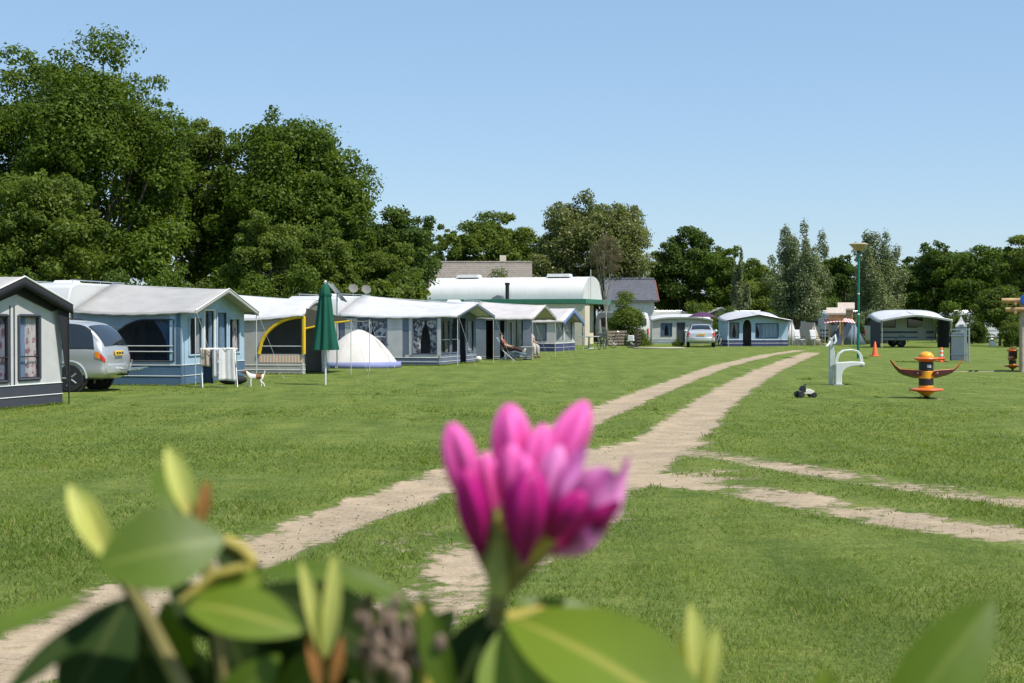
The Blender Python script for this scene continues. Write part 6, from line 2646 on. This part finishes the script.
def rleaf_mat(name, blade, rib, under, rough=.42, trans=.3):
    m, nt, out = new_mat(name)
    N, L = nt.nodes, nt.links
    a = N.new('ShaderNodeAttribute')
    a.attribute_name = 'v'
    tc = N.new('ShaderNodeTexCoord')
    nz = N.new('ShaderNodeTexNoise')
    nz.inputs['Scale'].default_value = 22
    nz.inputs['Detail'].default_value = 6
    L.new(tc.outputs['Object'], nz.inputs['Vector'])
    mx = N.new('ShaderNodeMix')
    mx.data_type = 'RGBA'
    mx.inputs[6].default_value = (*[c * .62 for c in blade], 1)
    mx.inputs[7].default_value = (*[c * 1.35 for c in blade], 1)
    L.new(nz.outputs['Fac'], mx.inputs[0])
    r = N.new('ShaderNodeMapRange')
    r.inputs[1].default_value = 0.03
    r.inputs[2].default_value = 0.13
    L.new(a.outputs['Fac'], r.inputs[0])
    m2 = N.new('ShaderNodeMix')
    m2.data_type = 'RGBA'
    m2.inputs[6].default_value = (*rib, 1)
    L.new(r.outputs[0], m2.inputs[0])
    L.new(mx.outputs[2], m2.inputs[7])
    b = N.new('ShaderNodeBsdfPrincipled')
    b.inputs['Roughness'].default_value = rough
    b.inputs['Specular IOR Level'].default_value = .28 if trans > .1 else .06
    L.new(m2.outputs[2], b.inputs['Base Color'])
    wv = N.new('ShaderNodeTexNoise')
    wv.inputs['Scale'].default_value = 60
    L.new(tc.outputs['Object'], wv.inputs['Vector'])
    bp = N.new('ShaderNodeBump')
    bp.inputs['Strength'].default_value = .15
    bp.inputs['Distance'].default_value = .002
    L.new(wv.outputs['Fac'], bp.inputs['Height'])
    L.new(bp.outputs[0], b.inputs['Normal'])
    t = N.new('ShaderNodeBsdfTranslucent')
    t.inputs[0].default_value = (blade[0] * 1.7, blade[1] * 1.5, blade[2] * .6, 1)
    ms = N.new('ShaderNodeMixShader')
    ms.inputs[0].default_value = trans
    L.new(b.outputs[0], ms.inputs[1])
    L.new(t.outputs[0], ms.inputs[2])
    L.new(ms.outputs[0], out.inputs[0])
    return m


RL = rleaf_mat('rhododendron_leaf', (.092, .148, .012), (.15, .20, .030), None)
RLY = rleaf_mat('young_rhododendron_leaf', (.150, .215, .020), (.33, .33, .06), None)
RLD = rleaf_mat('shaded_rhododendron_leaf', (.022, .042, .010), (.05, .07, .02), None, rough=.62, trans=.08)  # leaf green darkened in the colour for leaves shaded by those above
RSH = rleaf_mat('fresh_shoot', (.56, .57, .16), (.62, .58, .22), None, rough=.5, trans=.35)
RBR = rleaf_mat('brown_bud_scale', (.36, .16, .05), (.42, .22, .08), None, rough=.6)
STEM = mat('green_brown_stem', (.20, .17, .06), rough=.6, var=.3, scale=40)
STEMY = mat('yellow_green_stem', (.42, .34, .07), rough=.5, var=.25, scale=40)
WOODY = mat('woody_stem', (.13, .09, .06), rough=.85, var=.35, scale=30, bump=.4)


def leaf_geo(base, tip, hw, nrm, bend=.08, fold=.25, nu=14, nv=8, power=.8, wave=0.0):
    d = tip - base
    Ln = d.length
    d = d / Ln
    nrm = Vector(nrm)
    nrm = (nrm - d * nrm.dot(d)).normalized()
    s = d.cross(nrm)
    vs, vals = [], []
    for i in range(nu + 1):
        u = i / nu
        wdt = hw * (math.sin(math.pi * min(1, u * .97 + .015)) ** power) * (1 - .12 * (1 - u))
        c = base + d * (Ln * u) + nrm * (bend * Ln * math.sin(math.pi * u))
        for j in range(nv + 1):
            v = 2 * j / nv - 1
            vs.append(c + s * (wdt * v) + nrm * (fold * wdt * abs(v) ** 1.3 + wave * wdt * math.sin(u * 11 + v * 2)))
            vals.append(abs(v))
    fs = []
    for i in range(nu):
        for j in range(nv):
            a = i * (nv + 1) + j
            fs.append((a, a + 1, a + nv + 2, a + nv + 1))
    return vs, fs, vals


def leaf_obj(items, name, m, parent):
    V, Fc, vals = [], [], []
    for vs, fs, vl in items:
        o = len(V)
        V += [tuple(x) for x in vs]
        Fc += [[i + o for i in f] for f in fs]
        vals += vl
    me = bpy.data.meshes.new(name)
    me.from_pydata(V, [], Fc)
    a = me.attributes.new('v', 'FLOAT', 'POINT')
    a.data.foreach_set('value', vals)
    me.polygons.foreach_set('use_smooth', [True] * len(me.polygons))
    me.materials.append(m)
    o = bpy.data.objects.new(name, me)
    COL.objects.link(o)
    o.parent = parent
    return o


bush = thing('rhododendron_bush', 'blurred rhododendron with pink opening flower and broad leaves close in the foreground', 'flowering shrub', (0, 0, 0))


def rl(b, t, hwpx, m, nrm=(0, -.7, .7), Y=.52, dY=0.0, bend=.06, fold=.2, power=.8, name='leaf', **k):
    B = at(b[0], b[1], Y)
    T_ = at(t[0], t[1], Y + dY)
    return leaf_obj([leaf_geo(B, T_, hwpx * Y / F, nrm, bend, fold, power=power, **k)], name, m, bush)


rl((224, 540), (98, 566), 47, RL, (.0, -.85, .5), .50, -.015, .05, .10)
rl((178, 522), (158, 466), 15, RL, (.3, -.8, .3), .54, .02)
rl((94, 597), (-40, 652), 15, RL, (0, -.5, .85), .50, -.03, .06)
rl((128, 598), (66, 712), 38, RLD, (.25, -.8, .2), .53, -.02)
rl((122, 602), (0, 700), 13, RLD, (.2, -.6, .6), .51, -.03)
rl((182, 603), (302, 632), 31, RLY, (.05, -.75, .65), .50, -.01, .07, .16)
rl((206, 600), (262, 580), 27, RLY, (.05, -.7, .65), .515, .0, .05, .15)
rl((246, 574), (416, 606), 19, RL, (.0, -.45, .9), .53, .0, .10)
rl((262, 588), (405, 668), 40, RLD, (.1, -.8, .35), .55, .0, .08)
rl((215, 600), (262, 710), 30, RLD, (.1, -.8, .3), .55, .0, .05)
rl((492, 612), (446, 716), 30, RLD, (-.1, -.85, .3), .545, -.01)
rl((424, 596), (452, 706), 17, RL, (-.3, -.75, .5), .53, -.01)
rl((356, 622), (412, 610), 9, RLY, (0, -.7, .7), .53)
rl((508, 616), (712, 738), 62, RLY, (.12, -.66, .74), .53, -.05, .06, .16)
rl((516, 600), (668, 700), 36, RL, (.1, -.6, .8), .56, .0, .08)
rl((504, 628), (532, 740), 42, RLY, (-.15, -.75, .6), .53, -.02, .05)
rl((872, 752), (992, 600), 42, RL, (.45, -.62, .62), .50, .02, .05, .22)
rl((826, 705), (824, 667), 11, RLY, (0, -.8, .5), .52)
rl((350, 640), (270, 712), 24, RL, (0, -.8, .5), .545)
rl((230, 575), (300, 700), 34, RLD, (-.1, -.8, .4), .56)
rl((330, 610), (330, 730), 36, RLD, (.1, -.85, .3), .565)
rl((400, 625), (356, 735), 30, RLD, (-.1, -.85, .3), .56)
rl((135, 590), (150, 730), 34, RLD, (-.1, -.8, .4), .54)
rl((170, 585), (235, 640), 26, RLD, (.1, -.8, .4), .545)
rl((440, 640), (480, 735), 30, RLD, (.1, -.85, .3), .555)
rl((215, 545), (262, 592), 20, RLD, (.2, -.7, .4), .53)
rl((280, 655), (215, 730), 26, RL, (.1, -.8, .5), .53)
rl((140, 600), (92, 640), 16, RL, (.2, -.6, .75), .535)
rl((165, 600), (190, 668), 22, RL, (-.3, -.7, .5), .55)
rl((250, 590), (330, 640), 24, RL, (.2, -.5, .8), .555)
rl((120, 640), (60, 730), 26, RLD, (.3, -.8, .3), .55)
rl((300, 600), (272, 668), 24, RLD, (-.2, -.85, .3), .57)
rl((380, 600), (440, 648), 20, RL, (.3, -.6, .6), .56)
rl((455, 610), (405, 690), 26, RL, (-.3, -.75, .5), .565)
rl((345, 660), (410, 725), 24, RL, (.2, -.8, .5), .535)
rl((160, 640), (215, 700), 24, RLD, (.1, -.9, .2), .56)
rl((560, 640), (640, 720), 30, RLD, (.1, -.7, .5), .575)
# fresh shoots with their brown scales
for b, t, hw_, mm in (((323, 658), (301, 562), 9, RSH), ((326, 658), (334, 555), 10, RSH), ((320, 690), (309, 632), 8, RBR), ((332, 690), (342, 636), 7, RBR),
                      ((112, 562), (69, 485), 16, RSH), ((108, 560), (84, 498), 10, RSH), ((193, 520), (167, 447), 13, RSH), ((200, 528), (207, 480), 7, RBR), ((190, 524), (182, 490), 8, RBR),
                      ((697, 700), (690, 604), 14, RSH), ((686, 700), (678, 630), 7, RSH), ((706, 700), (716, 627), 8, RSH)):
    rl(b, t, hw_, mm, (.3, -.85, .2), .52, .0, .05, .45, .7, name='shoot')
# withered flower heads
m = MB()
rngb = random.Random(4)
for k_ in range(60):
    q_ = at(388 + rngb.gauss(0, 15), 640 + rngb.gauss(0, 19), .53 + rngb.gauss(0, .008))
    m.ell(q_, (.0014 + .001 * rngb.random(), .0015, .002 + .003 * rngb.random()), 8, 6)
m.build('withered_bud', mat('withered_brown', (.22, .15, .11), rough=.8, var=.4, scale=60), bush)


def stem(pts, r, mm, Y=.53):
    q_ = MB()
    q_.tube([at(a, b, Y + (c if len(x) > 2 else 0)) for x in pts for a, b, c in [(x[0], x[1], x[2] if len(x) > 2 else 0)]], r, 8)
    q_.build('stem', mm, bush)


stem([(224, 540), (240, 548), (252, 560), (246, 574)], .0024, STEMY)
stem([(182, 603), (215, 575), (245, 568)], .002, STEMY, .515)
stem([(416, 604), (428, 640), (426, 700)], .0028, STEMY)
stem([(508, 618), (540, 612), (560, 618)], .0024, STEMY)
stem([(388, 655), (398, 700)], .0024, STEM)
stem([(360, 600), (368, 640), (372, 700)], .002, STEM)
stem([(112, 560), (135, 595), (150, 625), (200, 720)], .0032, STEM, .53)
stem([(193, 520), (205, 560), (215, 600), (230, 720)], .003, STEM, .54)
stem([(497, 600), (492, 640), (470, 720)], .0036, STEM, .545)
# woody branches down to the ground
for pxy, Y_ in (((200, 716), .53), ((230, 716), .54), ((325, 700), .52), ((372, 696), .53), ((426, 696), .53), ((470, 716), .545), ((697, 705), .52), ((826, 708), .52), ((872, 752), .50)):
    a = at(*pxy, Y_)
    g0 = Vector((a.x * .22, .66 + .3 * (Y_ - .52), -.03))
    q_ = MB()
    pts = [a, a + Vector((-.01 * math.copysign(1, a.x), .02, -.12)), a.lerp(g0, .45) + Vector((a.x * .18, .03, 0)), g0.lerp(a, .2), g0]
    q_.tube(pts, [.0034, .005, .008, .011, .013], 9)
    q_.build('branch', WOODY, bush)
# the rest of the bush, below the picture
rngb = random.Random(11)
items = []
while len(items) < 260:
    x, y = rngb.uniform(-.55, .55), rngb.uniform(.38, 1.05)
    zmax = 1.6 - .2555 * y - .11
    z = rngb.uniform(.25, zmax)
    d = Vector((rngb.gauss(0, 1), rngb.gauss(0, 1), rngb.gauss(.1, .4))).normalized()
    b_ = Vector((x, y, z))
    t_ = b_ + d * rngb.uniform(.07, .11)
    if t_.z > 1.6 - .2555 * max(t_.y, .2) - .05 or t_.y < .3:
        continue
    items.append(leaf_geo(b_, t_, rngb.uniform(.014, .024), Vector((rngb.gauss(0, .3), rngb.gauss(0, .3), 1)), -.06, .2, 8, 4))
leaf_obj(items, 'foliage', RL, bush)


# the flower: a truss of half open magenta buds
def petal_mat(name, base, tip, trans=.3):
    m, nt, out = new_mat(name)
    N, L = nt.nodes, nt.links
    a = N.new('ShaderNodeAttribute')
    a.attribute_name = 'v'
    tc = N.new('ShaderNodeTexCoord')
    nz = N.new('ShaderNodeTexNoise')
    nz.inputs['Scale'].default_value = 90
    L.new(tc.outputs['Object'], nz.inputs['Vector'])
    ad = N.new('ShaderNodeMath')
    ad.operation = 'MULTIPLY_ADD'
    ad.inputs[1].default_value = .35
    L.new(nz.outputs['Fac'], ad.inputs[0])
    L.new(a.outputs['Fac'], ad.inputs[2])
    r = N.new('ShaderNodeValToRGB')
    r.color_ramp.elements[0].position = .15
    r.color_ramp.elements[0].color = (*base, 1)
    r.color_ramp.elements[1].position = 1.0
    r.color_ramp.elements[1].color = (*tip, 1)
    L.new(ad.outputs[0], r.inputs[0])
    b = N.new('ShaderNodeBsdfPrincipled')
    b.inputs['Roughness'].default_value = .45
    b.inputs['Specular IOR Level'].default_value = .3
    b.inputs['Sheen Weight'].default_value = 0
    L.new(r.outputs[0], b.inputs['Base Color'])
    t = N.new('ShaderNodeBsdfTranslucent')
    L.new(r.outputs[0], t.inputs[0])
    ms = N.new('ShaderNodeMixShader')
    ms.inputs[0].default_value = trans
    L.new(b.outputs[0], ms.inputs[1])
    L.new(t.outputs[0], ms.inputs[2])
    L.new(ms.outputs[0], out.inputs[0])
    return m


PINK = petal_mat('bright_pink_petal', (.60, .014, .23), (.93, .17, .56))
DEEP = petal_mat('deep_magenta_petal', (.17, .003, .06), (.62, .016, .27))
MAUVE = petal_mat('mauve_pink_petal', (.50, .07, .32), (.86, .30, .66))
YF = .54
fl_root = MB()
q_ = at(498, 600, YF)
fl_root.ell(q_, (.0038, .0038, .007), 12, 8)
fl = fl_root.build('flower', STEM, bush)


def bud(b, t, rpx, m, dy=0.0, dtip=0.0, twist=.6, mx=.55, seed=0):
    B, T_ = at(b[0], b[1], YF + dy), at(t[0], t[1], YF + dy + dtip)
    ax = T_ - B
    L_ = ax.length
    ax /= L_
    s1 = ax.cross(Vector((0, 1, 0))).normalized()
    s2 = ax.cross(s1)
    r = rpx * .80 * YF / F
    nu, nv = 40, 18
    vs, vl = [], []
    for i in range(nv + 1):
        u = i / nv
        prof = (math.sin(math.pi * min(1, u ** 1.45 * .95 + .03)) ** .6)
        prof = max(prof, .10)
        for j in range(nu):
            a_ = 2 * math.pi * j / nu
            rip = 1 + .13 * math.cos(5 * a_ + twist * 3 * u + seed) + .05 * math.cos(3 * a_ + seed * 2 + u * 4)
            c = B + ax * (L_ * u) + s1 * (.12 * r * math.sin(3 * u + seed))
            vs.append(c + (s1 * math.cos(a_) + s2 * math.sin(a_)) * r * prof * rip)
            vl.append(.15 + .65 * u + .2 * math.cos(5 * a_ + twist * 3 * u + seed))
    fs = []
    for i in range(nv):
        for j in range(nu):
            j2 = (j + 1) % nu
            fs.append((i * nu + j, i * nu + j2, (i + 1) * nu + j2, (i + 1) * nu + j))
    fs.append(tuple(range(nu)))
    fs.append(tuple(range(nv * nu, (nv + 1) * nu)))
    o = leaf_obj([(vs, fs, vl)], 'bud', m, fl)
    q_ = MB()
    st_ = at(498, 600, YF)
    q_.tube([st_, st_.lerp(B, .5) + Vector((0, 0, .004)) - ax * .004, B + ax * .004], [.0022, .0020, .0028], 8)
    q_.build('flower_stalk', STEMY if seed % 2 else STEM, fl)
    return o


bud((478, 520), (449, 424), 21, PINK, -.004, -.006, seed=1)
bud((484, 560), (462, 470), 19, DEEP, -.012, -.010, seed=2)
bud((506, 505), (509, 404), 25, PINK, .012, .004, seed=3)
bud((492, 520), (486, 452), 13, PINK, .004, .002, seed=4)
bud((512, 530), (514, 444), 19, PINK, -.006, -.004, seed=5)
bud((522, 562), (534, 470), 25, DEEP, -.018, -.006, seed=6)
bud((526, 515), (543, 424), 19, PINK, .004, .004, seed=7)
bud((532, 510), (584, 401), 25, PINK, .012, .010, seed=8)
bud((520, 540), (524, 455), 15, PINK, -.012, .0, seed=9)
bud((536, 530), (562, 446), 16, MAUVE, -.006, .004, seed=11)
bud((546, 545), (584, 492), 17, DEEP, -.010, -.008, seed=13)
# the half open flower at the right: separate petals round a dark throat
for b, t, hw_, nrm, mm, bd in (((544, 545), (628, 456), 27, (-.3, .6, .6), MAUVE, -.10), ((550, 552), (620, 502), 24, (.3, -.6, -.5), DEEP, .12), ((536, 545), (586, 446), 22, (-.5, -.3, .5), MAUVE, .10),
                               ((546, 552), (604, 522), 20, (.1, -.9, .1), MAUVE, .10), ((544, 540), (612, 470), 28, (-.1, -.9, .2), MAUVE, .06)):
    B, T_ = at(b[0], b[1], YF), at(t[0], t[1], YF + (.012 if nrm[1] > 0 else -.008))
    leaf_obj([leaf_geo(B, T_, hw_ * YF / F, nrm, bd, -.35, power=.65, wave=.16)], 'petal', mm, fl)
q_ = MB()
st_ = at(498, 600, YF)
q_.tube([st_, at(520, 578, YF), at(543, 550, YF)], [.0022, .002, .003], 8)
q_.build('flower_stalk', STEM, fl)

# green calyx strands in the heart of the truss
q_ = MB()
for b, t in (((498, 596), (497, 512)), ((500, 596), (504, 530)), ((496, 596), (489, 540))):
    B, T_ = at(*b, YF - .012), at(*t, YF - .012)
    q_.tube([B, B.lerp(T_, .5), T_], [.0026, .0028, .0010], 10)
q_.build('calyx', mat('calyx_green', (.30, .30, .06), rough=.5, var=.3, scale=60), fl)
